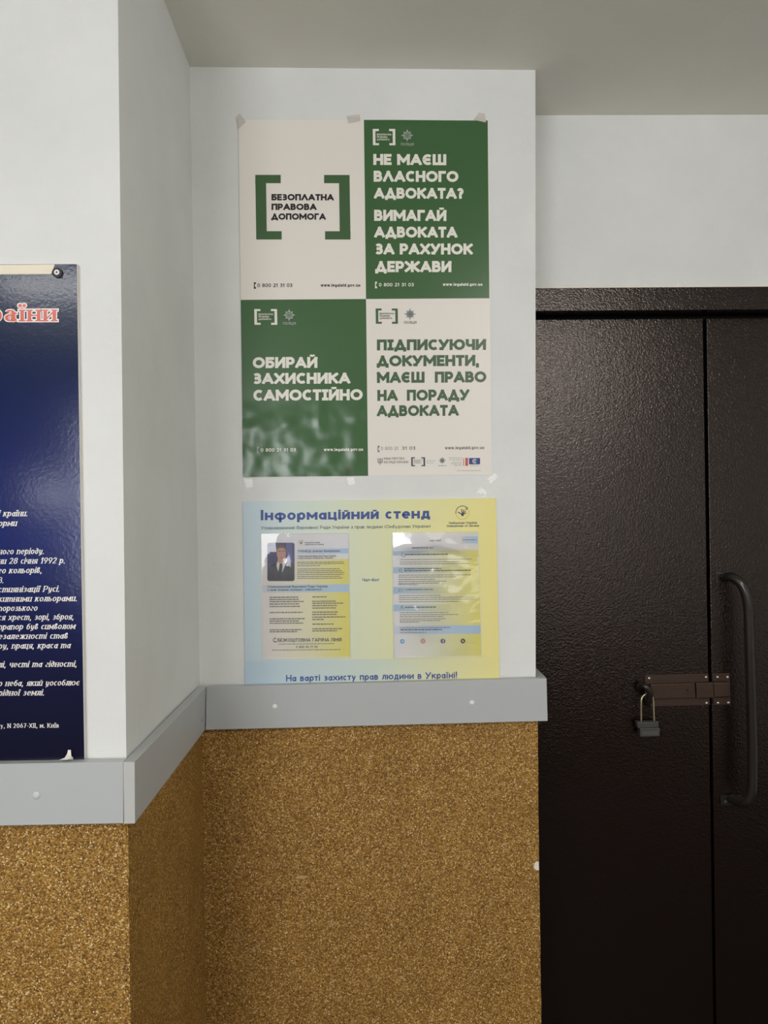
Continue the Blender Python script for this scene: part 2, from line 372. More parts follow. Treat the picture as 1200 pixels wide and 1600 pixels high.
# lower case, unit box up to the x-height; Cyrillic letters not listed are the capital drawn small
LOW = {
 'а': (.62, 'A.46,.45,.46,.45,0,360 L1,0,1,.9'), 'a': (.62, 'A.46,.45,.46,.45,0,360 L1,0,1,.9'),
 'б': (.64, 'A.5,.45,.5,.45,0,360 K.0,.45,.0,.8 K0,.8,.3,1.28 K.3,1.28,.9,1.4'), 'е': (.64, 'A.5,.5,.5,.5,0,315 L.02,.5,.98,.5'), 'e': (.64, 'A.5,.5,.5,.5,0,315 L.02,.5,.98,.5'),
 'р': (.66, 'D0,1,0,-.42 A.54,.5,.46,.5,0,360'), 'p': (.66, 'D0,1,0,-.42 A.54,.5,.46,.5,0,360'), 'у': (.62, 'L0,1,.5,0 D1,1,.3,-.42 D.05,-.42,.3,-.42'),
 'ф': (.9, 'D.5,1.42,.5,-.42 A.5,.5,.5,.5,0,360'), 'і': (.2, 'L.5,0,.5,1 O.5,1.42'), 'ї': (.26, 'L.5,0,.5,1 O-.8,1.42 O1.8,1.42'), 'i': (.2, 'L.5,0,.5,1 O.5,1.42'),
 'с': (.54, 'A.58,.5,.58,.5,45,315'), 'c': (.54, 'A.58,.5,.58,.5,45,315'), 'о': (.66, 'A.5,.5,.5,.5,0,360'), 'o': (.66, 'A.5,.5,.5,.5,0,360'),
 'л': (.62, 'L.28,1,1,1 L1,0,1,1 L.28,1,.22,.3 L.22,.3,0,0'), 'д': (.7, 'L.3,1,.84,1 L.84,0,.84,1 L.3,1,.18,0 L0,0,1,0 D0,0,0,-.22 D1,0,1,-.22'),
 'й': (.62, 'L0,0,0,1 L1,0,1,1 L0,0,1,1 T.5,1.5,.3,.18,190,350'),
 'w': (.9, 'L0,1,.25,0 L.5,1,.25,0 L.5,1,.75,0 L1,1,.75,0'), 'v': (.62, 'L0,1,.5,0 L1,1,.5,0'), 'l': (.2, 'K.5,0,.5,1.42'),
 'g': (.64, 'A.46,.5,.46,.5,0,360 D1,1,1,-.1 A.5,-.1,.5,.3,0,-140'), 'd': (.66, 'A.46,.5,.46,.5,0,360 K1,0,1,1.42'), 'u': (.62, 'L0,1,0,.4 A.5,.4,.5,.4,180,360 L1,0,1,1'),
 'b': (.66, 'A.54,.5,.46,.5,0,360 K0,0,0,1.42'), 'n': (.62, 'L0,0,0,1 A.5,.55,.5,.45,0,180 L1,0,1,.55'), 'm': (.95, 'L0,0,0,1 A.25,.6,.25,.4,0,180 L.5,0,.5,.6 A.75,.6,.25,.4,0,180 L1,0,1,.6'),
 's': (.52, 'A.5,.75,.46,.25,40,270 A.5,.25,.5,.25,90,-140'), 'f': (.42, 'K.4,0,.4,1.1 A.9,1.1,.5,.3,90,180 L0,1,.95,1'), 'k': (.6, 'K0,0,0,1.42 L0,.4,1,1 L.3,.6,1,0'), 'r': (.42, 'L0,0,0,1 A.8,.5,.8,.5,75,160'),
}
# bold italic serif forms of the lower case
ITAL = dict(LOW)
ITAL.update({
 'и': (.62, 'L0,.1,0,1 A.5,.3,.5,.3,180,350 L1,0,1,1'), 'й': (.62, 'L0,.1,0,1 A.5,.3,.5,.3,180,350 L1,0,1,1 T.5,1.5,.3,.18,190,350'), 'п': (.64, 'L0,0,0,1 A.5,.6,.5,.4,0,170 L1,0,1,.6'),
 'т': (.95, 'L0,0,0,1 A.25,.6,.25,.4,0,170 L.5,0,.5,.6 A.75,.6,.25,.4,0,170 L1,0,1,.6'), 'г': (.5, 'A.5,.75,.5,.25,130,-60 A.5,.25,.5,.25,120,320'),
 'д': (.62, 'A.46,.5,.46,.5,0,360 K1,.5,.8,1.2 K.8,1.2,.2,1.42'), 'в': (.58, 'A.5,.3,.5,.3,0,360 K0,.3,.1,1.1 A.42,1.1,.32,.3,180,-60'), 'к': (.62, 'L0,0,0,1 L0,.45,1,1 L.3,.6,1,0'),
 'ц': (.66, 'L0,.1,0,1 A.45,.3,.45,.3,180,350 L.9,0,.9,1 D1,.05,1,-.3'), 'у': (.62, 'L0,1,.2,.3 A.5,.3,.4,.3,190,330 D1,1,.85,-.2 D.85,-.2,.1,-.42'),
})
ROM = dict(LOW)
ROM.update({'а': (.66, 'A.38,.27,.38,.27,0,360 L.86,.05,.86,.7 A.46,.7,.40,.3,0,160 N.86,.0,1,.06'), 'и': (.72, 'L0,0,0,1 L1,0,1,1 N.1,.12,.9,.88'), 'й': (.72, 'L0,0,0,1 L1,0,1,1 N.1,.12,.9,.88 T.5,1.5,.3,.18,190,350'),
            'н': (.72, 'L0,0,0,1 L1,0,1,1 L0,.5,1,.5'), 'ї': (.30, 'L.5,0,.5,1 O-.7,1.5 O1.7,1.5'), 'і': (.30, 'L.5,0,.5,1 O.5,1.5'), 'у': (.66, 'L0,1,.5,.05 N1,1,.36,-.35 O.2,-.35')})
FST = {  # weight, thin weight (contrast), slant, serif, tracking, table of the lower case
 'poster': (.258, None, 0, False, .05, LOW), 'medium': (.175, None, 0, False, .11, LOW), 'title': (.205, None, 0, False, .10, LOW), 'bold': (.20, None, 0, False, .12, LOW), 'light': (.13, None, 0, False, .13, LOW),
 'italic': (.19, .075, .27, True, .12, ITAL), 'roman': (.20, .075, 0, True, .17, ROM),
}
def glyph(ch, st):
    low = FST[st][5]
    if st == 'poster' and ch in 'ІЇ':
        return .52, 1.0, 'L.5,0,.5,1 L0,0,1,0 L0,1,1,1' + (' O.1,1.35 O.9,1.35' if ch == 'Ї' else '')
    if ch == 'Л' and st != 'poster': return .84, 1.0, 'L.28,1,1,1 L1,0,1,1 L.28,1,.22,.3 L.22,.3,0,0'
    if ch in low: return low[ch][0], XH, low[ch][1]
    if ch in CAPS: return CAPS[ch][0], 1.0, CAPS[ch][1]
    up = ch.upper()
    if up in CAPS: return CAPS[up][0] * .78, XH, CAPS[up][1]
    return .4, 1.0, ''

def clip(poly, axis, lim, sign):
    out = []
    for i in range(len(poly)):
        a, b = poly[i], poly[(i + 1) % len(poly)]
        da, db = sign * (a[axis] - lim), sign * (b[axis] - lim)
        if da <= 0: out.append(a)
        if da * db < 0:
            t = da / (da - db); out.append((a[0] + (b[0] - a[0]) * t, a[1] + (b[1] - a[1]) * t))
    return out

def glyph_polys(ch, st, extra=0.0):
    """Convex polygons of one letter, cap height 1, baseline 0."""
    W, h, strokes = glyph(ch, st)
    w, thin, slant, serif, tr, _ = FST[st]
    wv = w if thin is None else thin + (w - thin) * .3
    X = lambda u: w / 2 + u * (W - w)
    Y = lambda v: wv / 2 + v * (h - wv)
    polys = []
    def width(dx, dy):
        if thin is None: return w + extra
        l = math.hypot(dx, dy) or 1
        return thin + (w - thin) * (abs(dy) / l) ** 1.3 + extra
    def seg(x0, y0, x1, y1, cap0, cap1, lims, ww=None):
        dx, dy = x1 - x0, y1 - y0; l = math.hypot(dx, dy)
        if l < 1e-6: return
        ww = ww or width(dx, dy); dx /= l; dy /= l
        x0 -= dx * cap0; y0 -= dy * cap0; x1 += dx * cap1; y1 += dy * cap1
        nx, ny = -dy * ww / 2, dx * ww / 2
        n = max(1, int(math.hypot(x1 - x0, y1 - y0) / .4))
        for i in range(n):
            a, b = i / n, (i + 1) / n
            p = [(x0 + (x1 - x0) * a + nx, y0 + (y1 - y0) * a + ny), (x0 + (x1 - x0) * a - nx, y0 + (y1 - y0) * a - ny),
                 (x0 + (x1 - x0) * b - nx, y0 + (y1 - y0) * b - ny), (x0 + (x1 - x0) * b + nx, y0 + (y1 - y0) * b + ny)]
            if lims:
                p = clip(clip(p, 1, lims[0], -1), 1, lims[1], 1)
                p = clip(clip(p, 0, -.03 - extra / 2, -1), 0, W + .03 + extra / 2, 1) if len(p) > 2 else p
            if len(p) > 2: polys.append(p)
    for s in strokes.split():
        k, v = s[0], [float(t) for t in s[1:].split(',')]
        e = extra / 2
        if k == 'L': seg(X(v[0]), Y(v[1]), X(v[2]), Y(v[3]), w / 2, w / 2, (-e, h + e))
        elif k == 'D': seg(X(v[0]), Y(v[1]), X(v[2]), Y(v[3]), e, wv / 2, (-.6, h + e))
        elif k == 'N': seg(X(v[0]), Y(v[1]), X(v[2]), Y(v[3]), w / 2, w / 2, (-.6, h + e), (thin or w) + extra)
        elif k == 'K': seg(X(v[0]), Y(v[1]), X(v[2]), Y(v[3]), wv / 2, wv / 2, (-e, 1.06 + e))
        elif k == 'O':
            r = w * .56 + e; cx, cy = X(v[0]), Y(v[1])
            polys.append([(cx + r * math.cos(a * math.pi / 4), cy + r * math.sin(a * math.pi / 4)) for a in range(8)])
        elif k in 'AT':
            n = max(4, int(abs(v[5] - v[4]) / 20)); pts = []
            for i in range(n + 1):
                a = math.radians(v[4] + (v[5] - v[4]) * i / n)
                pts.append((X(v[0] + v[2] * math.cos(a)), Y(v[1] + v[3] * math.sin(a))))
            fw = .7 if k == 'T' else 1.0
            L_, R_ = [], []
            for i, p in enumerate(pts):
                q0, q1 = pts[max(i - 1, 0)], pts[min(i + 1, n)]
                if abs(v[5] - v[4]) >= 360 and i in (0, n): q0, q1 = pts[n - 1], pts[1]
                dx, dy = q1[0] - q0[0], q1[1] - q0[1]; l = math.hypot(dx, dy) or 1; ww = width(dx, dy) * fw
                L_.append((p[0] - dy / l * ww / 2, p[1] + dx / l * ww / 2)); R_.append((p[0] + dy / l * ww / 2, p[1] - dx / l * ww / 2))
            for i in range(n): polys.append([L_[i], R_[i], R_[i + 1], L_[i + 1]])
        if serif and k in 'LDK' and abs(v[0] - v[2]) < .15 and abs(v[1] - v[3]) > .6:
            for (u, vv) in ((v[0], v[1]), (v[2], v[3])):
                yy = Y(vv) + (-wv / 2 + thin / 2 if vv < .5 else wv / 2 - thin / 2)
                seg(X(u) - w * .95, yy, X(u) + w * .95, yy, e, e, None)
    if slant: polys = [[(x + y * slant, y) for x, y in p] for p in polys]
    return polys, W + tr

def layout(s, st, extra=0.0, space=.42):
    x = 0; out = []
    for ch in s:
        if ch == ' ': x += space; continue
        ps, adv = glyph_polys(ch, st, extra)
        out += [[(px + x, py) for px, py in p] for p in ps]; x += adv
    return out, x - FST[st][4]

def print_polys(name, polys_px, surf, mt, parent, lift=0.0004, label=None):
    """Flat print: polygons in photo pixels laid onto the surface function."""
    V, F = [], []
    for k, p in enumerate(polys_px):
        l = lift + (k % 7) * 8e-6; n = len(V)
        V += [tuple(surf(x, y, l)) for x, y in p]; F.append(tuple(range(n, n + len(p))))
    o = mesh(name, V, F, mt, parent, recalc=False)
    if label: o['label'] = label
    return o

def text(s, x0, x1, y, h, st, surf, mt, parent, slope=0.0, lift=0.0004, name='lettering', extra=0.0, space=.42, label=None):
    """Line of lettering from pixel x0 to x1, baseline y at x0, cap height h pixels."""
    polys, W = layout(s, st, extra, space)
    k = (x1 - x0) / W
    px = [[(x0 + gx * k, y + gx * k * slope - gy * h) for gx, gy in p] for p in polys]
    return print_polys(name, px, surf, mt, parent, lift, label)

def rect_px(x0, y0, x1, y1, slope=0.0, nx=1):
    out = []
    for i in range(nx):
        a, b = x0 + (x1 - x0) * i / nx, x0 + (x1 - x0) * (i + 1) / nx
        out.append([(a, y0 + (a - x0) * slope), (a, y1 + (a - x0) * slope), (b, y1 + (b - x0) * slope), (b, y0 + (b - x0) * slope)])
    return out
def ellipse_px(cx, cy, rx, ry, n=24): return [[(cx + rx * math.cos(2 * math.pi * i / n), cy - ry * math.sin(2 * math.pi * i / n)) for i in range(n)]]
def ring_px(cx, cy, r, w, a0=0, a1=360, n=24):
    out = []
    for i in range(n):
        t0, t1 = math.radians(a0 + (a1 - a0) * i / n), math.radians(a0 + (a1 - a0) * (i + 1) / n)
        out.append([(cx + (r + s * w / 2) * math.cos(t), cy - (r + s * w / 2) * math.sin(t)) for t, s in ((t0, -1), (t0, 1), (t1, 1), (t1, -1))])
    return out
def line_px(x0, y0, x1, y1, w):
    dx, dy = x1 - x0, y1 - y0; l = math.hypot(dx, dy); nx, ny = -dy / l * w / 2, dx / l * w / 2
    return [[(x0 + nx, y0 + ny), (x0 - nx, y0 - ny), (x1 - nx, y1 - ny), (x1 + nx, y1 + ny)]]

# ------------------------------------------------------------------ the room
YA, YD = -0.535, 0.206          # front of the wall with the blue board; wall above the door
YLEAF = 0.250
def lin(p, q, z):               # point of the line p-q at height z
    t = (z - p[2]) / (q[2] - p[2]); return p + (q - p) * t
EA = (P(184.4, 20, YA), P(197.4, 1182, YA))          # outer corner of the left wall
EI = (P(297.6, 160, 0.0), P(312.2, 1066, 0.0))       # inner corner
ER = (P(836.6, 160, 0.0), P(837.0, 1050, 0.0))       # right edge of the pillar
CZ0, CZ1 = P(298.5, 104.5, 0.0), P(838, 109.5, 0.0)
def ceil_z(x): return CZ0.z + (CZ1.z - CZ0.z) * (x - CZ0.x) / (CZ1.x - CZ0.x) * (1 if x < CZ1.x else 0) + (CZ1.z - CZ0.z) * (1 if x >= CZ1.x else 0)
ZT = 2.75
XL, XR, YB = -2.7, 2.6, -4.2
def struct(name, vf, mt, parent=None, label=None):
    o = mesh(name, vf[0], vf[1], mt, parent)
    if parent is None: tag(o, label, 'wall' if name.startswith('wall') else name.split('_')[0], kind='structure')
    return o

# ceiling, slightly out of level as in the photo
cv = [(XL, YB, ceil_z(-0.5)), (CZ0.x, YB, CZ0.z), (CZ1.x, YB, CZ1.z), (XR, YB, CZ1.z), (XR, 0.35, CZ1.z), (CZ1.x, 0.35, CZ1.z), (CZ0.x, 0.35, CZ0.z), (XL, 0.35, ceil_z(-0.5))]
struct('ceiling', hexa(cv, [(x, y, z + 0.12) for x, y, z in cv]), M['ceiling'], label='plain grey-white painted ceiling above the pillar and door')
struct('floor', box(XL, XR, YB, 0.45, -0.1, 0.0), M['floor'], label='dark floor covering of the corridor')
# left wall: thin slab, front at YA
a0, a1 = lin(*EA, 0.0), lin(*EA, ZT)
wl = struct('wall_left', slab([(XL, YA, 0), tuple(a0), tuple(a1), (XL, YA, ZT)], 0.06), M['wall'], label='white wall carrying the blue printed board')
# return wall between the left wall and the pillar
i0, i1 = lin(*EI, 0.0), lin(*EI, ZT)
f0, f1 = Vector((a0.x, YA + 0.06, 0)), Vector((a1.x, YA + 0.06, ZT))
f0 = a0 + (i0 - a0) * (0.06 / (0 - YA)); f1 = a1 + (i1 - a1) * (0.06 / (0 - YA))
ws = struct('wall_side', hexa([tuple(f0), tuple(i0), tuple(i1), tuple(f1)], [tuple(p + Vector((-0.1, 0, 0))) for p in (f0, i0, i1, f1)]), M['wall'], label='shaded narrow side wall turning the corner beside the posters')
# pillar with the posters
r0, r1 = lin(*ER, 0.0), lin(*ER, ZT)
wc = struct('wall_center', slab([tuple(i0 + Vector((-0.1, 0, 0))), tuple(r0), tuple(r1), tuple(i1 + Vector((-0.1, 0, 0)))], 0.34), M['wall'], label='white pillar wall carrying the green poster and the info board')
# wall round the door
zh = P(1000, 450, YD).z
wr = struct('wall_right', box(0.30, XR, YD, 0.42, zh, ZT), M['wall'], label='white wall strip above the brown metal door')
struct('wall_far_right', box(XR, XR + 0.1, YB, 0.45, 0, ZT), M['wall'], label='white corridor wall closing the right end')
struct('wall_far_left', box(XL - 0.1, XL, YB, YA + 0.06, 0, ZT), M['wall'], label='white corridor wall closing the left end')
wb = struct('wall_back', box(XL, XR, YB - 0.1, YB, 0, ZT), M['wall_back'], label='beige corridor wall behind the viewer')
struct('wall_lower', box(1.86, XR, YD, 0.42, 0, zh), M['wall'], label='white wall strip beside the right door leaf')

# window behind the viewer, through which the daylight comes
wx0, wx1, wz0, wz1 = -1.78, -0.66, 1.09, 2.19
def window_frame(name, wx0, wx1, wz0, wz1, label):
    o = mesh(name, *merge([box(wx0, wx1, YB, YB + .07, wz0 - .04, wz0), box(wx0, wx1, YB, YB + .07, wz1, wz1 + .04), box(wx0 - .04, wx0, YB, YB + .07, wz0 - .04, wz1 + .04), box(wx1, wx1 + .04, YB, YB + .07, wz0 - .04, wz1 + .04)]), M['cap'])
    return tag(o, label, 'window', kind='structure')
window_frame('added_window', .87, 2.03, .92, 1.98, 'added white window frame behind the viewer, around the fill light')  # unseen frame added around the right-hand fill light
wf = mesh('window_1', *merge([box(wx0, wx1, YB, YB + .07, wz0 - .04, wz0), box(wx0, wx1, YB, YB + .07, wz1, wz1 + .04), box(wx0 - .04, wx0, YB, YB + .07, wz0 - .04, wz1 + .04), box(wx1, wx1 + .04, YB, YB + .07, wz0 - .04, wz1 + .04)]), M['cap'])
tag(wf, 'white window frame in the wall behind the viewer', 'window', kind='structure')
# brown mosaic plaster on the lower walls, a few millimetres proud
ZP_L = P(100, 1282, YA).z; ZP_C = P(580, 1124, 0).z
def ragged(p, q, n, amp):
    """Slightly uneven trowelled edge from p to q."""
    out = []
    for i in range(n + 1):
        t = i / n; v = Vector(p) + (Vector(q) - Vector(p)) * t
        if 0 < i < n: v = v + Vector((random.uniform(-amp, amp), 0, 0))
        out.append(tuple(v))
    return out
pr = 0.006
ae0, ae1 = lin(*EA, 0.0), lin(*EA, ZP_L)
ea = ragged((ae0.x + .0045, YA - pr, 0), (ae1.x + .0035, YA - pr, ZP_L), 40, .0008)
struct('plaster_panel', slab([(XL, YA - pr, 0)] + ea + [(XL, YA - pr, ZP_L)], pr), M['plaster'], wl)
ie0, ie1 = lin(*EI, 0.0), lin(*EI, ZP_C)
pz = ZP_C + 0.01
s_a = [(ae0.x + .004, YA, 0), (ie0.x + .004, 0, 0), (ie1.x + .004, 0, pz), (ae1.x + .004, YA, pz)]
struct('plaster_panel', hexa(s_a, [(p[0] - .004, p[1], p[2]) for p in s_a]), M['plaster'], ws)
b0, b1 = P(846.2, 1600, -pr), P(840.6, 1130, -pr)
bm_ = P(841.2, 1290, -pr); bz = lin(b0, bm_, 0.0)
edge = ragged((bz.x, -pr, 0), tuple(bm_), 30, .0009) + ragged(tuple(bm_), (b1.x, -pr, ZP_C), 12, .0006)[1:]
wcp = struct('plaster_panel', slab([(ie0.x, -pr, 0)] + edge + [(ie1.x, -pr, ZP_C)], pr), M['plaster'], wc)
re1 = lin(*ER, ZP_C)
fk = [(bz.x - .0015, -pr + .001, 0), (bz.x - .0015, YD - .013, 0), (b1.x - .0015, YD - .013, ZP_C), (b1.x - .0015, -pr + .001, ZP_C)]
struct('plaster_panel', hexa(fk, [(r0.x - .01, p[1], p[2]) if p[2] == 0 else (re1.x - .01, p[1], p[2]) for p in fk]), M['plaster'], wc)
struct('plaster_panel', box(XL, XR, YB, YB + .004, 0, 1.05), M['plaster'], wb)
# chipped spot on the pillar's edge, showing bare plaster
chip = [P(x, y, -pr - .0012) for x, y in ((835, 1350), (838.5, 1345.5), (841.8, 1347), (842, 1359.5), (837.5, 1360), (834, 1356))]
struct('chipped_spot', slab(chip, .006), M['chip'], wcp)
sc_ = [P(x, y, -pr - .0002) for x, y in ((461, 1371), (470, 1368), (482, 1369), (478, 1371.5), (464, 1373))]
struct('scuff_mark', slab(sc_, .0004), mat('pale_scuff', srgb(190, 165, 120), 0.7), wcp)

# ------------------------------------------------------------------ grey rails
T = 0.0178; G = 0.0062
yl = YA - G - T; yc = -G - T
def rail(name, front, dy, label):
    o = mesh(name, *slab(front, dy), M['laminate']); bevel(o, .0006, 1)
    return tag(o, label, 'rail', 'grey laminate wall rails', 'structure')
# left rail
tl = [P(-260, 1299, yl), P(192.6, 1286.6, yl), P(192.6, 1190.4, yl), P(-260, 1203, yl)]
tl[0].z = tl[1].z; tl[3].z = tl[2].z
rl = rail('trim_1', tl, T, 'grey laminate rail running under the blue board')
# return rail: board standing off the side wall, its banded end flush with the left rail's face
e_bot, e_top = P(211, 1286.3, yl), P(210.4, 1190.2, yl)
c_bot, c_top = P(320.3, 1140.8, yc), P(321.8, 1072.6, yc)
fr = [e_bot, c_bot, c_top, e_top]
x_in = P(193.2, 1238, yl).x
rr_ = [(p.x - T, p.y, p.z) for p in fr]; 
rs = mesh('trim_2', *hexa([tuple(p) for p in fr], rr_), M['laminate']); bevel(rs, .0006, 1)
tag(rs, 'grey laminate rail along the shaded side wall', 'rail', 'grey laminate wall rails', 'structure')
eb = [Vector((x_in + .0004, yl - .0008, e_bot.z)), e_bot + Vector((0, -.0008, 0)), e_top + Vector((0, -.0008, 0)), Vector((x_in + .0004, yl - .0008, e_top.z))]
mesh('end_band', *slab(eb, .0008), M['laminate_end'], rs)
sl = P(306, 1122, -.03); t_ = (sl.y - e_bot.y) / (c_bot.y - e_bot.y)
mid = e_bot + (c_bot - e_bot) * .93; mz = P(306, 1127, mid.y).z
mesh('screw_slot', *box(mid.x - .002, mid.x + .0012, mid.y - .004, mid.y + .004, mz - .0, mz + .013), M['i_grey'], rs)
# pillar rail
rc_f = [P(321.2, 1140.6, yc), P(855.8, 1126.6, yc), P(854.0, 1059.8, yc), P(322.4, 1073.6, yc)]
rc = rail('trim_3', rc_f, T, 'grey laminate rail across the pillar under the info board')
# rail on the hidden flank of the pillar
fx = rc_f[1].x
fl = mesh('trim_4', *box(fx - T, fx - .0005, yc + T, 0.19, rc_f[1].z, rc_f[2].z), M['laminate'])
tag(fl, 'grey laminate rail end on the pillar flank by the door', 'rail', 'grey laminate wall rails', 'structure')
for px, py, par, yy, r in ((429.2, 1104, rc, yc, .0063), (737.4, 1098, rc, yc, .0063), (56.5, 1242.5, rl, yl, .0065)):
    mesh('screw_cap', *dome(P(px, py, yy), r, .0022), M['cap'] if par is rc else M['cap_grey'], par, smooth=True)

# ------------------------------------------------------------------ door
zt = P(1000, 451, YD).z; zu = P(1000, 484.5, YD - .012).z
fm_ = mesh('trim_5', *merge([box(0.36, 1.86, YD - .012, YD + .05, zu, zt), box(0.36, 0.40, YD - .012, YD + .05, 0, zu), box(1.82, 1.86, YD - .012, YD + .05, 0, zu),
                              box(0.36, 1.86, YD + .05, YD + .10, zu + .03, zt), ]), M['door_frame'])
tag(fm_, 'dark brown steel door frame under the white wall strip', 'door frame', kind='structure')
mesh('mortar_edge', *slab(ragged((0.43, YD - .0125, zt - .0005), (1.3, YD - .0125, zt - .0005), 2, 0) + [(x, YD - .0125, zt + random.uniform(.0008, .0035)) for x in [1.3 - i * .02 for i in range(44)]], .012), M['chip'], fm_)
zl = P(1000, 498, YLEAF).z
g0 = (P(1099.2, 560, YLEAF), P(1113.6, 1500, YLEAF)); g1 = (P(1104.8, 560, YLEAF), P(1118.2, 1500, YLEAF))
d1 = mesh('door_1', *slab([(0.405, YLEAF, 0.01), tuple(lin(*g0, .01)), tuple(lin(*g0, zl)), (0.405, YLEAF, zl)], .04), M['door']); bevel(d1, .0015)
tag(d1, 'dark brown metal door leaf beside the pillar, padlocked', 'door', kind='structure')
d2 = mesh('door_2', *slab([tuple(lin(*g1, .01)), (1.815, YLEAF, .01), (1.815, YLEAF, zl), tuple(lin(*g1, zl))], .04), M['door']); bevel(d2, .0015)
tag(d2, 'dark brown metal door leaf with a long pull handle', 'door', kind='structure')
mesh('rebate_strip', *box(.80, 1.0, YLEAF + .045, YLEAF + .06, .01, zl), M['gap'], d2)
mesh('head_stop', *box(.40, 1.82, YLEAF + .041, YLEAF + .075, zl - .03, zu + .05), M['gap'], d1)

def pquad(pts, y): return [P(x, y_, y) for x, y_ in pts]
# slide bolt: base plate, raised guide, bolt on the left leaf
bp = mesh('bolt_plate', *slab(pquad([(1008, 1104.5), (1109.5, 1101.5), (1107, 1052.3), (1007.5, 1055)], YLEAF - .003), .003), M['latch'], d1); bevel(bp, .0008)
gd = mesh('guide', *slab(pquad([(1017, 1092.8), (1087.5, 1090.5), (1086, 1067.2), (1016.5, 1069.5)], YLEAF - .014), .012), M['latch'], bp); bevel(gd, .002)
mesh('rivet_hole', *slab([P(1074 + 2 * math.cos(a), 1078.3 + 2 * math.sin(a), YLEAF - .0144) for a in [i * .785 for i in range(8)]], .001), M['gap'], bp)
bo = mesh('bolt_bar', *slab(pquad([(1089, 1091.5), (1142, 1089.5), (1140.5, 1065.8), (1087.8, 1067.5)], YLEAF - .0165), .0135), M['latch'], bp); bevel(bo, .002)
kp = mesh('bolt_keeper', *slab(pquad([(1115, 1101.8), (1142.2, 1101), (1140, 1051.6), (1113.2, 1052.3)], YLEAF - .003), .003), M['latch'], d2); bevel(kp, .0008)
kg = mesh('keeper_hood', *slab(pquad([(1117, 1089.8), (1142, 1089), (1140.3, 1066), (1115.5, 1066.8)], YLEAF - .021), .0185), M['latch'], kp); bevel(kg, .003)
for x, y in ((1014.3, 1060), (1103.3, 1058.3), (1015.6, 1100.3), (1104.2, 1098.5)):
    mesh('screw', *dome(P(x, y, YLEAF - .003), .0042, .0022, 12, 3), M['screw'], bp, smooth=True)
for x, y in ((1121.2, 1058.2), (1136.8, 1058), (1122, 1098.3), (1138.2, 1098)):
    mesh('screw', *dome(P(x, y, YLEAF - .003), .0040, .0022, 12, 3), M['screw'], kp, smooth=True)
# staple ear the padlock hangs from
ear = smooth_path([P(1012, 1100, YLEAF - .004), P(1014.5, 1091.5, YLEAF - .020), P(1015, 1083, YLEAF - .030), P(1011, 1075, YLEAF - .034), P(1005, 1071.5, YLEAF - .028), P(1000, 1073, YLEAF - .016), P(997.5, 1077, YLEAF - .002)], 4)
er = mesh('staple_ear', *tube(ear, .0085, 12), M['handle'], bp, smooth=True)

# padlock
YPL = YLEAF - .034
lockc = P(1015, 1152, YPL)
pl = tag(empty('padlock', lockc), 'dark metal padlock with a long steel shackle hanging on the door bolt', 'padlock')
tx = lambda x, y, d=0.0: P(x, y, YPL + d)
body = mesh('lock_body', *merge([slab([tx(1000.5, 1151.5), tx(1031.2, 1150.8), tx(1031.5, 1137.5), tx(1000.2, 1138.0)], .022)]), M['lock'], pl); bevel(body, .002)
up = mesh('lock_collar', *slab([tx(996.6, 1138.2, .001), tx(1029.8, 1137.2, .001), tx(1029.2, 1127.8, .001), tx(995.4, 1128.2, .001)], .020), M['lock'], pl); bevel(up, .002)
mesh('lock_plate', *slab([tx(1004, 1149, -.0006), tx(1028, 1148.4, -.0006), tx(1028, 1142, -.0006), tx(1004, 1142.4, -.0006)], .0008), mat('lock_face_plate', srgb(92, 90, 88), .4, .4), pl)
sh = smooth_path([tx(1001.8, 1130, .010), tx(1001.6, 1110, .010), tx(1002, 1094, .010), tx(1005, 1087.5, .011), tx(1011, 1084, .012), tx(1017.5, 1087, .011), tx(1020.6, 1093, .010), tx(1021.4, 1110, .010), tx(1022, 1130, .010)], 5)
mesh('shackle', *tube(sh, .0027, 12), M['shackle'], pl, smooth=True)

# pull handle on the right leaf
HS = lambda x, y, s: P(x, y, YLEAF - s)
hp = smooth_path([HS(1131, 902, .004), HS(1141, 901.5, .03), HS(1153, 907, .048), HS(1163, 921, .057), HS(1168.5, 943, .06), HS(1170.2, 970, .06), HS(1172.5, 1040, .06), HS(1174.5, 1110, .06), HS(1176, 1180, .06), HS(1175.5, 1225, .06), HS(1173, 1243, .058), HS(1166, 1252, .050), HS(1155, 1252, .03), HS(1143, 1248, .004)], 6)
ph = mesh('pull_handle', *tube(hp, .0130, 18), M['handle'], d2, smooth=True)
m1_ = mesh('mounting_plate', *slab(pquad([(1119.5, 911.5), (1144, 911), (1143.5, 891.5), (1119, 892)], YLEAF - .0035), .0035), M['handle'], ph); bevel(m1_, .0008)
m2_ = mesh('mounting_plate', *slab(pquad([(1126.5, 1258.5), (1160, 1257.5), (1159, 1242.2), (1125.5, 1243)], YLEAF - .0035), .0035), M['handle'], ph); bevel(m2_, .0008)
for x, y in ((1127.5, 901.5), (1133.5, 1252.5)):
    mesh('screw', *dome(HS(x, y, .0035), .0048, .0032, 12, 3), M['lock'], ph, smooth=True)

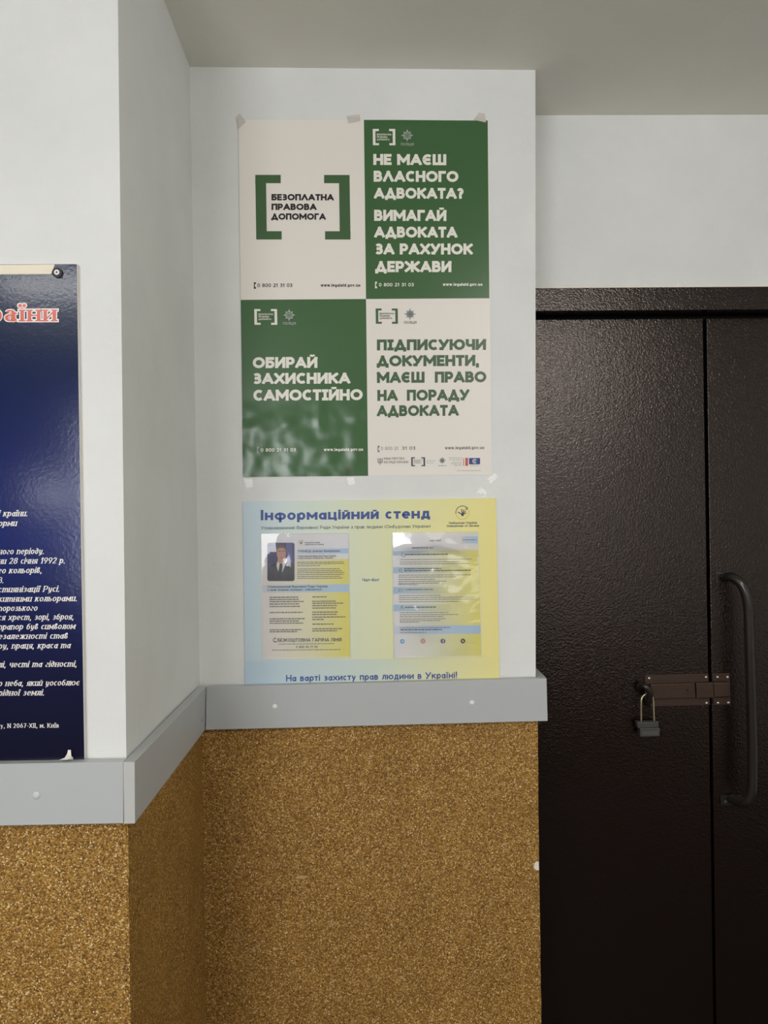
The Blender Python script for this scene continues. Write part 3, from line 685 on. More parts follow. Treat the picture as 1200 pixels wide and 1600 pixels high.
# ------------------------------------------------------------------ blue board on the left wall
TB = 0.0095; yb = YA - TB
rz = P(100, 1186.5, YA).z
er_t, er_b = P(119.6, 412.5, yb), P(131.6, 1186, yb)
BB = [Vector((-1.62, yb, er_b.z)), er_b, er_t, Vector((-1.62, yb, er_t.z))]
bb = tag(empty('information_board', (-1.0, YA, er_b.z)), 'glossy dark blue board with white italic lettering on the white wall', 'board')
mesh('backing_panel', *slab([p + Vector((0, .0006, 0)) for p in BB], TB - .0006), M['white_edge'], bb)
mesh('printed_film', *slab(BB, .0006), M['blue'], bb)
SB = lambda x, y, l=0.0: P(x, y, yb - l)
text('України', -66, 87.6, 502.4, 25, 'roman', SB, M['b_white'], bb, -.004, .0004, 'heading_outline', .13)
text('України', -66, 87.6, 502.4, 25, 'roman', SB, M['b_red'], bb, -.004, .0008, 'heading')
for s, x1, y, in (('ї країни.', 42.6, 806.3), ('орми', 25.5, 821.5), ('ного періоду.', 68.3, 865.6), ('ни 28 січня 1992 р.', 101, 880.6), ('го кольорів,', 64.9, 895.4), ('В.', 5, 910.5),
                  ('стиянізації Русі.', 92.5, 924.9), ('китними кольорами.', 120, 939.8), ('порозького', 57.8, 954.3), ('ся хрест, зорі, зброя,', 114.8, 968.6), ('прапор був символом', 116.9, 983.4),
                  ('езалежності став', 105, 998.2), ('ру, праця, краса та', 109.3, 1013.2), ('лі, честі та гідності,', 119.5, 1042.3), ('о неба, який уособлює', 123.8, 1071.6), ('рідної землі.', 68.8, 1086.6)):
    text(s, -3, x1, y + .6, 9.4, 'italic', SB, M['b_white'], bb, -.010, space=.5)
text('ку, N 2067-XII, м. Київ', -4, 91.9, 1137.6, 7.0, 'roman', SB, M['b_white'], bb, -.008, space=.5)
mesh('cream_strip', *slab([SB(-250, 430, .0004), SB(80, 428.2, .0004), SB(85.5, 413.2, .0004), SB(-250, 416, .0004)], .0004), mat('cream_paper_strip', srgb(240, 230, 208), .5), bb)
c = SB(90.2, 426.6)
bl_ = mesh('fixing_washer', *merge([tube([c + Vector((0, 0, 0)), c + Vector((0, -.003, 0))], .0082, 20), slab([SB(x, y, .001) for x, y in ((92, 434), (97.5, 434), (97.5, 427), (94, 426))], .001)]), M['i_black'], bb)
mesh('washer_disc', *tube([c + Vector((0, -.003, 0)), c + Vector((0, -.0045, 0))], .0043, 18), M['cap'], bl_)
mesh('nail_head', *dome(c + Vector((0, -.0045, 0)), .0016, .001, 10, 3), M['lock'], bl_)

# torn scrap of paper on the left rail
sv = [(92, 1187.4, .002), (101, 1184, .010), (105, 1177.5, .004), (106.2, 1171.8, .002), (110.5, 1171.8, .003), (111.2, 1181, .005), (114, 1184, .010), (114.5, 1187.2, .004), (104, 1187, .013)]
V = [tuple(P(x, y, yb - d)) for x, y, d in sv]
pp = mesh('paper_scrap', V, [(0, 1, 8), (1, 2, 8), (2, 3, 4), (2, 4, 5), (2, 5, 8), (5, 6, 8), (6, 7, 8)], M['paper'])
sol = pp.modifiers.new('thickness', 'SOLIDIFY'); sol.thickness = .0006
tag(pp, 'small torn scrap of white paper standing on the left rail', 'paper scrap')

# ------------------------------------------------------------------ poster
def poster_bulge(x, y):
    """Distance of the sheet from the wall, in metres: loose sheet with creases near its lower edge."""
    u = (x - 374) / 390.0; v = (y - 188) / 555.0
    d = .0016 + .0009 * math.sin(3.1 * u + 2.2 * v + .4) + .0006 * math.sin(7 * v - 3 * u)
    d += .0022 * math.exp(-((y - 196) / 9.0) ** 2) * math.exp(-((x - 620) / 60.0) ** 2)
    lowr = 1 / (1 + math.exp(-(y - 640) / 10.0))
    for cx, cy, sx, sy, a in ((402, 668, 26, 22, .0024), (448, 662, 20, 16, .0016), (500, 650, 7, 26, .0012), (556, 650, 14, 14, .0022), (546, 676, 22, 11, .0016), (392, 706, 16, 22, .0022),
                              (480, 700, 46, 14, .0012), (556, 708, 14, 16, .0020), (610, 706, 26, 10, .0006), (430, 730, 40, 9, -.0008)):
        d += a * math.exp(-((x - cx) / sx) ** 2 - ((y - cy) / sy) ** 2)
    amp = 1 if x < 560 else max(.12, 1 - (x - 560) / 30.0)
    d += lowr * amp * (.0013 * mnoise.noise(Vector((x / 21.0, y / 15.0, 3.1))) + .0005 * mnoise.noise(Vector((x / 8.0, y / 7.0, 9.4))))
    return max(d, .0005)
def SP(x, y, l=0.0):
    p = P(x, y, 0.0); p.y = -(poster_bulge(x, y) + l); return p
po = tag(empty('poster', P(574, 743, 0)), 'large glossy poster of two white and two green quarters taped to the pillar', 'poster')
def edge_l(v): return 372.6 + (380.2 - 372.6) * v
def edge_r(v): return 763.2 + (768.4 - 763.2) * v
def edge_m(v): return 568.6 + (575.2 - 568.6) * v
def poster_px(i, j, NU, NV):
    v = j / NV
    xm = edge_m(v); xl = edge_l(v); xr = edge_r(v); h = NU // 2
    x = xl + (xm - xl) * i / h if i <= h else xm + (xr - xm) * (i - h) / h
    t = (x - 372) / 392
    yt, ymid, yb_ = 187.4 + 1.4 * t, 469.0 - 2.8 * t, 745.4 - 3.6 * t
    k = NV // 2
    y = yt + (ymid - yt) * j / k if j <= k else ymid + (yb_ - ymid) * (j - k) / k
    return x, y
NU, NV = 80, 112
V, F, FM = [], [], []
for j in range(NV + 1):
    for i in range(NU + 1): V.append(tuple(SP(*poster_px(i, j, NU, NV))))
for j in range(NV):
    for i in range(NU):
        a = j * (NU + 1) + i; F.append((a, a + NU + 1, a + NU + 2, a + 1))
        edge_cell = i == NU - 1 and False
        FM.append(1 if ((i >= NU // 2) != (j >= NV // 2)) else 0)
sheet = mesh('sheet', V, F, None, po, mats=[M['p_white'], M['p_green']], fm=FM, smooth=True, recalc=False)
# narrow unprinted margin round the right green quarter
mg = []
for k in range(14):
    y0, y1 = 189 + k * 19.8, 189 + (k + 1) * 19.8
    f = lambda y: edge_r((y - 188) / 555.0)
    mg.append([(f(y0) - 1.3, y0), (f(y1) - 1.3, y1), (f(y1), y1), (f(y0), y0)])
print_polys('white_margin', mg, SP, M['i_white'], po, .00025)

def slope_at(y): return .003 - (y - 187) * (.0125 / 555.0)
def ptext(s, x0, x1, y, h, st, m, **k): return text(s, x0, x1, y, h, st, SP, M[m], po, slope_at(y), **k)
def bracket_logo(x0, y0, x1, y1, mt, mtext, wv=None):
    w, h = x1 - x0, y1 - y0; tw = w * .115 if wv is None else wv; th = h * .128; al = w * .27; sk = (y1 - y0) * .015
    sl = slope_at(y0)
    for side in (0, 1):
        P_ = []
        xa = x0 if side == 0 else x1 - tw; aa = x0 if side == 0 else x1 - al
        n = max(1, int(h / 12))
        for k in range(n):
            ya_, yb2 = y0 + h * k / n, y0 + h * (k + 1) / n
            P_.append([(xa + sk * k / n, ya_), (xa + sk * (k + 1) / n, yb2), (xa + tw + sk * (k + 1) / n, yb2), (xa + tw + sk * k / n, ya_)])
        P_ += rect_px(aa, y0, aa + al, y0 + th, 0, 3); P_ += rect_px(aa + sk, y1 - th, aa + al + sk, y1, 0, 3)
        print_polys('logo_bracket', P_, SP, mt, po)
    if mtext:
        hh = h * .105
        for i, (s, f) in enumerate((('БЕЗОПЛАТНА', 1.0), ('ПРАВОВА', .73), ('ДОПОМОГА', .87))):
            xs = x0 + w * .185; ys = y0 + h * (.385 + .155 * i)
            text(s, xs, xs + w * .645 * f, ys, hh, 'bold', SP, mtext, po, sl)
def police_star(cx, cy, r, mt, mc):
    P_ = []
    for i in range(8):
        a = math.radians(90 + 45 * i); rr = r * (1.0 if i % 2 == 0 else .86)
        P_.append([(cx + rr * math.cos(a), cy - rr * math.sin(a)), (cx + r * .56 * math.cos(a - .42), cy - r * .56 * math.sin(a - .42)), (cx, cy), (cx + r * .56 * math.cos(a + .42), cy - r * .56 * math.sin(a + .42))])
    print_polys('police_badge', P_, SP, mt, po)
    q = ring_px(cx, cy, r * .42, r * .09, 0, 360, 14) + line_px(cx, cy - r * .28, cx, cy + r * .28, r * .12) + line_px(cx - r * .2, cy - r * .22, cx - r * .2, cy + r * .12, r * .1) + line_px(cx + r * .2, cy - r * .22, cx + r * .2, cy + r * .12, r * .1) + line_px(cx - r * .2, cy + r * .12, cx + r * .2, cy + r * .12, r * .1)
    print_polys('badge_emblem', q, SP, mc, po, .0006)
def handset(x, y0, y1, mt):
    w = (y1 - y0) * .3
    print_polys('handset_icon', rect_px(x, y0, x + w * .45, y1) + rect_px(x, y0, x + w, y0 + (y1 - y0) * .28) + rect_px(x, y1 - (y1 - y0) * .28, x + w, y1), SP, mt, po)

# white quarter with the brackets
bracket_logo(399.2, 274.2, 546.2, 375.0, M['i_green'], None, 16.6)
ptext('БЕЗОПЛАТНА', 424.5, 521.7, 314.0, 9.9, 'poster', 'i_black'); ptext('ПРАВОВА', 424.5, 494.9, 329.0, 9.9, 'poster', 'i_black'); ptext('ДОПОМОГА', 424.2, 509.2, 344.2, 9.9, 'poster', 'i_black')
handset(397, 441.6, 451.8, M['i_black']); ptext('0 800 21 31 03', 402.4, 457, 449.2, 5.6, 'medium', 'i_black', space=.5); ptext('www.legalaid.gov.ua', 501.2, 562.8, 448.6, 5.0, 'bold', 'i_black')
# green quarter, upper
bracket_logo(582.4, 202.5, 617.4, 227.6, M['i_white'], M['i_white']); police_star(636.2, 212.2, 9.6, M['i_silver'], M['p_green'])
ptext('ПОЛІЦІЯ', 626.3, 646.4, 228, 4.2, 'bold', 'i_silver')
for s, x0, x1, y, h in (('НЕ МАЄШ', 583.3, 697.2, 258.4, 17.2), ('ВЛАСНОГО', 583.8, 716.2, 284.6, 17.2), ('АДВОКАТА?', 584.4, 724.4, 310.9, 17), ('ВИМАГАЙ', 584.6, 697.4, 345.8, 17.4), ('АДВОКАТА', 584.8, 714.5, 371.8, 17.1),
                        ('ЗА РАХУНОК', 586, 738.5, 398.2, 17.2), ('ДЕРЖАВИ', 586.2, 705.2, 425.8, 17.4)):
    ptext(s, x0, x1, y, h, 'poster', 'i_white')
handset(586, 440.6, 451, M['i_white']); ptext('0 800 21 31 03', 592, 646.5, 448, 5.4, 'medium', 'i_white', space=.5); ptext('www.legalaid.gov.ua', 691.8, 753.5, 447, 5.0, 'bold', 'i_white')
# green quarter, lower
bracket_logo(397.5, 483.4, 433.1, 507.9, M['i_white'], M['i_white']); police_star(452, 492.7, 9.6, M['i_silver'], M['p_green']); ptext('ПОЛІЦІЯ', 442.5, 462.4, 507.8, 4.2, 'bold', 'i_silver')
for s, x0, x1, y, h in (('ОБИРАЙ', 395, 496, 575.6, 17.2), ('ЗАХИСНИКА', 395.6, 547.4, 600.4, 17.2), ('САМОСТІЙНО', 396, 566.8, 626.6, 17.4)):
    ptext(s, x0, x1, y, h, 'poster', 'i_white')
handset(401.8, 698, 708.5, M['i_silver']); ptext('0 800 21 31 03', 407.6, 462.6, 706, 5.4, 'medium', 'i_white', space=.5); ptext('www.legalaid.gov.ua', 506.1, 567.2, 705, 5.0, 'bold', 'i_white')
# white quarter, lower
bracket_logo(586.9, 482.5, 621.4, 506.2, M['i_green'], M['i_black']); police_star(640.6, 491.2, 9.4, M['i_silver'], M['i_dark']); ptext('ПОЛІЦІЯ', 631.4, 650.8, 506.2, 4.0, 'bold', 'i_grey')
for s, x0, x1, y, h, sp in (('ПІДПИСУЮЧИ', 589, 759.2, 547.8, 17, .42), ('ДОКУМЕНТИ,', 588.6, 748.2, 572.8, 17.2, .42), ('МАЄШ ПРАВО', 589, 759.8, 598.6, 17.2, .85), ('НА ПОРАДУ', 589.6, 733.2, 626.6, 17.2, .78), ('АДВОКАТА', 589, 716.6, 650.6, 17, .42)):
    ptext(s, x0, x1, y, h, 'poster', 'i_green', space=sp)
handset(590, 696.5, 706.5, M['i_grey']); ptext('0 800 21', 595, 622, 703.4, 5.4, 'medium', 'i_silver', space=.5); ptext('31 03', 628, 649, 703, 5.4, 'medium', 'i_grey', space=.5)
ptext('www.legalaid.gov.ua', 695, 756.2, 702.2, 5.0, 'bold', 'i_grey')
tr_ = line_px(594, 715.8, 594, 726.5, 1.1) + line_px(590.6, 715.8, 590.6, 723.2, 1.0) + line_px(597.4, 715.8, 597.4, 723.2, 1.0) + line_px(590.6, 723, 597.4, 723, 1.0) + line_px(592.3, 716.5, 592.3, 723, .7) + line_px(595.7, 716.5, 595.7, 723, .7)
print_polys('trident_emblem', tr_, SP, M['i_grey'], po)
ptext('МІНІСТЕРСТВО', 600, 631.8, 718.4, 3.5, 'medium', 'i_grey'); ptext('ЮСТИЦІЇ УКРАЇНИ', 600, 637.8, 724.0, 3.5, 'medium', 'i_grey')
bracket_logo(642.4, 714.5, 664, 728.5, M['i_dark'], M['i_grey']); police_star(691, 719.6, 5.8, M['i_silver'], M['i_dark'])
def tiny(rows, mt, surf, par, lift=.0004, name='small_print', slope=-.008, th=.75):
    """Rows of print too small to read: broken lines of word length."""
    q = []
    for x0, x1, y in rows:
        x = x0
        while x < x1 - .6:
            l = min(random.uniform(2.2, 6.5), x1 - x)
            q += rect_px(x, y - th / 2 + (x - x0) * slope, x + l, y + th / 2 + (x - x0) * slope, slope); x += l + .8
    o = print_polys(name, q, surf, mt, par, lift); o['kind'] = 'stuff'
    return o
tiny([(666.6, 679.6, 720), (666.6, 678, 723.2)], M['i_silver'], SP, po)
tiny([(685, 697.5, 727.6)], M['i_navy'], SP, po)
tiny([(701.4, 722, 715.6), (702, 722, 718.4), (706, 722, 722.2), (704, 722, 724.8), (709, 722, 727.2)], M['i_silver'], SP, po)
tiny([(714, 751, 735.6)], M['i_silver'], SP, po)
print_polys('red_bar', rect_px(727, 715.4, 731.2, 728, -.008) + rect_px(723.8, 716, 724.9, 727.6), SP, M['i_red'], po)
print_polys('council_flag', rect_px(732.8, 715.8, 750, 725.6, -.008, 2), SP, M['i_euro'], po)
print_polys('council_emblem', ring_px(741.5, 720.6, 3.0, .9, 25, 325, 16) + ring_px(741.8, 720.6, 1.4, .6, 20, 330, 10), SP, M['i_white'], po, .0006)
tiny([(735, 748, 727.6)], M['i_silver'], SP, po)

# tape holding the poster
def tape(pts, mt, par, lift, base=None, nm='tape_strip'):
    s = base or SP
    xs = [p[0] for p in pts]; N = 6; V, F = [], []
    (ax, ay), (bx, by), (cx, cy), (dx, dy) = pts
    for j in range(N + 1):
        for i in range(N + 1):
            u, v = i / N, j / N
            x = (ax * (1 - u) + bx * u) * (1 - v) + (dx * (1 - u) + cx * u) * v; y = (ay * (1 - u) + by * u) * (1 - v) + (dy * (1 - u) + cy * u) * v
            V.append(tuple(s(x, y, lift)))
    for j in range(N):
        for i in range(N):
            a = j * (N + 1) + i; F.append((a, a + N + 1, a + N + 2, a + 1))
    return mesh(nm, V, F, mt, par, smooth=True, recalc=False)
SW = lambda x, y, l=0.0: P(x, y, -l)
def ST(x, y, l=0.0):          # tape surface: follows the sheet on it, falls back to the wall beside it
    inside = min(x - edge_l((y - 188) / 555), edge_r((y - 188) / 555) - x, y - 187.6, 744.6 - (x - 380) * .0085 - y)
    t = max(0, min(1, inside / 3 + 1)); t = t * t * (3 - 2 * t)
    p = P(x, y, 0); p.y = -(t * poster_bulge(x, y) + .0003 + l); return p
tape([(368, 184), (374.6, 177.6), (384, 191), (372.6, 203)], M['tape_wall'], po, .0006, ST)
tape([(541.5, 181.5), (562, 179), (563.2, 190), (544.5, 193.6)], M['tape_wall'], po, .0006, ST)
tape([(740, 188), (748, 176), (757.5, 178), (759, 192)], M['tape_wall'], po, .0006, ST)
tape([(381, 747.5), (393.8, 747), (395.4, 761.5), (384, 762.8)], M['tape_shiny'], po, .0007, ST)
tape([(541.4, 727.5), (552.4, 726.5), (553.4, 743.6), (542, 744.6)], M['tape_clear'], po, .0006, ST)
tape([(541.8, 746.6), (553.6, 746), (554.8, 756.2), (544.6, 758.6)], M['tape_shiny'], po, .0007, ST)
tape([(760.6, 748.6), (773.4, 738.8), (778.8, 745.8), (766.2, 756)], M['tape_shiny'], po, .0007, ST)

# ------------------------------------------------------------------ info board
yi = -.0042
SI = lambda x, y, l=0.0: P(x, y, yi - l)
ib = tag(empty('notice_board', P(580, 1066, 0)), 'pale blue to yellow printed information stand with two clear pockets on the pillar', 'board')
iq = [SI(383.1, 1072), SI(780.3, 1063), SI(774.6, 778.2), SI(379.6, 783.6)]
mesh('printed_panel', *slab(iq, .0040), M['info'], ib)
iz = mesh('lower_band', *slab([SI(383.0, 1071, .0003), SI(780.1, 1062, .0003), SI(779.4, 1026.6, .0003), SI(382.6, 1033, .0003)], .0003),
          gradient('lower_band_print', 0, [(0.0, srgb(186, 208, 224)), (0.5, srgb(206, 218, 206)), (1.0, srgb(234, 224, 150))], .42), ib)
SLP = -.0115
def itext(s, x0, x1, y, h, st, m, sl=SLP, **k): return text(s, x0, x1, y, h, st, SI, M[m], ib, sl, **k)
itext('Інформаційний стенд', 407, 672, 813.0, 16.2, 'title', 'i_navy', space=.42)
itext('Уповноважений Верховної Ради України з прав людини (Омбудсман України)', 407.6, 672.6, 827.6, 5.2, 'light', 'i_dark', space=.5)
itext('Омбудсман України', 701.3, 745.2, 818.9, 3.6, 'medium', 'i_dark', space=.5); itext('Ombudsman of Ukraine', 697.8, 748.6, 823.6, 3.6, 'medium', 'i_dark', space=.5)
itext('Чат-бот', 566, 592.4, 908.6, 5.0, 'medium', 'i_navy')
itext('На варті захисту прав людини в Україні!', 447, 714.4, 1064.8, 10.2, 'medium', 'i_navy', -.0195, lift=.0008, space=.5)
def ombudsman_logo(cx, cy, r, surf, par, mt, lift=.0004):
    print_polys('logo_ring', ring_px(cx, cy, r, r * .10, 40, 190, 16), surf, mt, par, lift)
    print_polys('logo_ring', ring_px(cx, cy, r, r * .10, 190, 385, 16), surf, M['i_yellow'], par, lift)
    q = [[(cx - r * .28, cy + r * .22), (cx - r * .02, cy + r * .58), (cx + r * .22, cy + r * .42), (cx + r * .12, cy + r * .05), (cx - r * .05, cy + r * .02)]]
    for a, l, w in ((152, .62, .14), (100, .68, .13), (72, .62, .13), (48, .60, .12), (22, .48, .12)):
        x0, y0 = cx - r * .0, cy + r * .28; a = math.radians(a)
        q += line_px(x0 + math.cos(a) * r * .1, y0 - math.sin(a) * r * .1, x0 + math.cos(a) * r * (l + .15), y0 - math.sin(a) * r * (l + .15), r * w)
    print_polys('logo_hand', q, surf, mt, par, lift)
    print_polys('logo_mark', line_px(cx + r * .62, cy - r * .75, cx + r * .62, cy - r * .4, r * .1) + line_px(cx + r * .48, cy - r * .72, cx + r * .5, cy - r * .45, r * .08) + line_px(cx + r * .78, cy - r * .75, cx + r * .74, cy - r * .45, r * .08), surf, M['i_grey'], par, lift)
ombudsman_logo(722.6, 801, 10.4, SI, ib, M['i_dark'])
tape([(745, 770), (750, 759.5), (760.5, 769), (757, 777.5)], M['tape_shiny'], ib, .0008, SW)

# documents in the pockets
yd_ = yi - .0012
SD = lambda x, y, l=0.0: P(x, y, yd_ - l)
d_l = tag(empty('document', P(478, 1029, yd_)), 'printed sheet with a portrait photo in the pocket under the stand heading', 'document', 'printed sheets in the clear pockets')
mesh('sheet', *slab([SD(411, 1029.4), SD(547, 1027), SD(544.2, 833.4), (SD(408.4, 835.2))], .0004), M['doc_l'], d_l)
def dtext(s, x0, x1, y, h, st, m, par=d_l, sl=-.009, **k): return text(s, x0, x1, y, h, st, SD, M[m], par, sl, lift=.0003, **k)
def dband(x0, y0, x1, y1, par, m='band'):
    return mesh('blue_band', [tuple(SD(x, y, .00015)) for x, y in ((x0, y1), (x1, y1 - (x1 - x0) * .009), (x1, y0 - (x1 - x0) * .009), (x0, y0))], [(0, 1, 2, 3)], M[m], par, recalc=False)
dband(464.6, 857.4, 544.6, 865.4, d_l); dband(409, 914, 546, 926.2, d_l)
dtext('ОМБУДСМАН УКРАЇНИ', 476, 500, 848.8, 1.9, 'medium', 'i_docbold'); dtext('OMBUDSMAN OF UKRAINE', 476, 506, 851.8, 1.9, 'medium', 'i_docbold')
ombudsman_logo(470.2, 848, 4.0, SD, d_l, M['i_docbold'], .0003)
dtext('ЛУБІНЕЦЬ Дмитро Валерійович', 464.8, 531.4, 862.8, 3.2, 'medium', 'i_docbold')
dtext('Уповноважений Верховної Ради України', 464.8, 525.2, 870.2, 2.6, 'medium', 'i_docbold'); dtext('з прав людини (Омбудсман України)', 464.8, 520.4, 873.3, 2.6, 'medium', 'i_docbold')
DX = lambda v: 400 + v / 7.275
DY = lambda v: 820 + v / 7.275
tiny([(DX(470), DX(b), DY(y) + .6) for y, b in ((422, 992), (440, 1004), (462, 735), (498, 955), (520, 978), (540, 1004), (562, 998), (584, 960), (605, 985))], M['i_doctext'], SD, d_l, .0003, th=1.0)
dtext('Уповноважений Верховної Ради України', 418, 511.8, 918.6, 3.6, 'medium', 'i_docbold'); dtext('з прав людини захищає і забезпечує:', 418, 503.6, 923.2, 3.4, 'medium', 'i_docbold')
tiny([(DX(155), DX(b), DY(y) + .4) for y, b in ((822, 480), (847, 485), (872, 548), (899, 490), (927, 500), (995, 532), (1067, 555), (1092, 485), (1117, 536), (1192, 522), (1214, 465))], M['i_doctext'], SD, d_l, .0003, th=1.5)
tiny([(DX(640), DX(b), DY(y) + .4) for y, b in ((817, 808), (867, 903), (890, 992), (917, 918), (944, 916), (990, 928), (1017, 916), (1047, 1016), (1074, 775), (1127, 890), (1180, 985), (1204, 920))], M['i_doctext'], SD, d_l, .0003, th=1.5)
dtext('БЕЗКОШТОВНА ГАРЯЧА ЛІНІЯ', 433.7, 533.6, 1003.0, 5.4, 'medium', 'i_docbold', space=.5)
print_polys('handset_icon', ring_px(429.4, 1000.2, 2.6, .9, 110, 290, 10) + rect_px(428.6, 996.6, 431.2, 998.2) + rect_px(429.2, 1002, 431.8, 1003.6), SD, M['i_docbold'], d_l, .0003)
tiny([(DX(260), DX(895), 1006.4), (DX(180), DX(970), 1015.8)], M['i_doctext'], SD, d_l, .0003, th=.9)
dtext('0 800 50 17 20', 462.6, 496.2, 1012.6, 3.4, 'medium', 'i_docbold', space=.5)
# portrait print
pi_ = []
def rounded(x0, y0, x1, y1, r, n=5):
    out = []
    for cx, cy, a0 in ((x1 - r, y0 + r, 0), (x0 + r, y0 + r, 90), (x0 + r, y1 - r, 180), (x1 - r, y1 - r, 270)):
        for k in range(n + 1):
            a = math.radians(a0 + 90 * k / n); out.append((cx + r * math.cos(a), cy - r * math.sin(a)))
    return out
pf = print_polys('portrait_photo', [rounded(417.6, 848, 460.2, 908, 3.4)], SD, ink('photo_blue', srgb(66, 68, 116), .4), d_l, .0002)
def photo(name, polys, col, lift): return print_polys(name, polys, SD, ink('photo_' + name, col, .4), pf, lift)
photo('curtain', [[(447, 848.4), (456, 848.4), (458, 885), (449, 880)]], srgb(92, 90, 150), .00024)
photo('suit', [[(418, 892), (420.5, 884), (430, 879.5), (434, 878), (441, 890), (448, 873.5), (456, 880), (459.9, 885), (459.8, 903.5), (457.5, 907.2), (420.5, 907.4), (418, 904)]], srgb(58, 56, 68), .00027)
photo('shirt', [[(433, 878), (447.6, 872.5), (449, 875), (441, 894), (436.5, 898), (432, 884)]], srgb(220, 216, 220), .0003)
photo('tie', [[(437, 880.5), (440.6, 880), (441.6, 884), (440, 900), (437, 905), (434.5, 896)]], srgb(44, 40, 52), .00033)
photo('face', ellipse_px(439.5, 864.5, 7.2, 11.2, 20) + [[(434, 870), (446, 868), (446.5, 876), (438, 880.5), (433.5, 878)]], srgb(190, 146, 128), .00036)
photo('hair', [[(432, 861), (432.4, 854), (437, 850.6), (443, 851), (447.4, 855), (447, 861.5), (445.4, 857), (440, 855.4), (434.6, 856.6)]], srgb(104, 84, 70), .00039)
photo('brow', rect_px(434.8, 861, 438.4, 861.9) + rect_px(441.2, 860.8, 445, 861.7), srgb(92, 70, 60), .00039)
photo('mouth', rect_px(437.2, 870.6, 442.8, 871.5), srgb(150, 96, 88), .00039)
photo('badge_pin', ellipse_px(448.3, 883.2, 1.1, 1.1, 8), srgb(214, 210, 200), .0004)

d_r = tag(empty('document', P(683, 1027, yd_)), 'printed sheet of numbered contact steps in the wavy pocket below the round logo', 'document', 'printed sheets in the clear pockets')
mesh('sheet', *slab([SD(616.4, 1027.6), SD(752, 1024.2), SD(746.4, 831.8), (SD(613.4, 833))], .0004), M['doc_r'], d_r)
EX = lambda v: 600 + v / 7.275
dt2 = lambda *a, **k: dtext(*a, par=d_r, **k)
for y0, y1 in ((300, 350), (482, 552), (708, 786), (908, 984)):
    dband(EX(96), DY(y0), EX(760), DY(y1), d_r, 'band_l')
dband(EX(110), DY(1150), EX(1100), DY(1246), d_r); dband(EX(880), DY(132), EX(1072), DY(212), d_r)
dt2('НИ УКР', EX(520), EX(650), DY(190), 2.6, 'medium', 'i_docbold'); dt2('звернення до', EX(315), EX(560), DY(270), 2.8, 'medium', 'i_docbold')
tiny([(EX(235), EX(735), DY(338)), (EX(230), EX(650), DY(500)), (EX(230), EX(985), DY(523)), (EX(240), EX(590), DY(938)), (EX(185), EX(660), DY(1194))], M['i_docbold'], SD, d_r, .0003, th=1.5)
dt2('3. ЕЛЕКТРОННОЮ ПОШТОЮ', EX(235), EX(558), DY(745), 2.2, 'medium', 'i_docbold')
tiny([(EX(a), EX(b), DY(y)) for a, b, y in ((190, 1000, 396), (180, 870, 424), (180, 965, 446), (165, 985, 574), (165, 830, 596), (165, 580, 622), (165, 705, 645), (165, 625, 666), (165, 385, 680), (170, 640, 805), (170, 1030, 828),
      (170, 1025, 850), (170, 850, 876), (180, 730, 1000), (180, 850, 1024), (180, 675, 1046), (180, 700, 1072), (180, 640, 1092), (180, 400, 1108), (180, 750, 1172), (185, 480, 1225), (895, 1050, 172))], M['i_doctext'], SD, d_r, .0003, th=.9)
print_polys('section_icon', ring_px(EX(188), DY(515), 2.2, .6) + ring_px(EX(225), DY(338), 3.6, .6, 100, 330) + rect_px(EX(168), DY(730), EX(212), DY(733)) + rect_px(EX(168), DY(757), EX(205), DY(760)) + rect_px(EX(168), DY(730), EX(172), DY(760)) + rect_px(EX(208), DY(730), EX(212), DY(750)) + line_px(EX(185), DY(955), EX(205), DY(920), .7) + line_px(EX(205), DY(920), EX(222), DY(958), .7), SD, M['i_docbold'], d_r, .0003)['kind'] = 'stuff'
icons = ((209, ink('icon_light_blue', srgb(120, 176, 226), .4)), (443, ink('icon_pink', srgb(206, 118, 140), .4)), (670, ink('icon_violet', srgb(84, 84, 140), .4)), (897, ink('icon_black', srgb(54, 54, 56), .4)))
for v, mt_ in icons:
    cx, cy = EX(v), DY(1325) + (v - 209) * -.0008
    ic = print_polys('round_icon', ellipse_px(cx, cy, 3.7, 3.7, 18), SD, mt_, d_r, .0003)
    if v == 209: q = [[(cx - 2, cy + .2), (cx + 2.1, cy - 1.8), (cx + 1.2, cy + 2), (cx - .2, cy + .8)]]
    elif v == 443: q = ring_px(cx, cy, 1.2, .6, 0, 360, 10) + rect_px(cx - 2.2, cy - 2.2, cx + 2.2, cy - 1.7) + rect_px(cx - 2.2, cy + 1.7, cx + 2.2, cy + 2.2) + rect_px(cx - 2.2, cy - 2.2, cx - 1.7, cy + 2.2) + rect_px(cx + 1.7, cy - 2.2, cx + 2.2, cy + 2.2)
    elif v == 670: q = rect_px(cx - .2, cy - 1.6, cx + .8, cy + 3.2) + rect_px(cx - .2, cy - 2.4, cx + 1.7, cy - 1.5) + rect_px(cx - 1.3, cy - .4, cx + 1.7, cy + .5)
    else: q = line_px(cx - 1.6, cy - 1.8, cx + 1.6, cy + 1.8, .9) + line_px(cx + 1.6, cy - 1.8, cx - 1.6, cy + 1.8, .5)
    print_polys('icon_sign', q, SD, M['i_white'], ic, .0006)

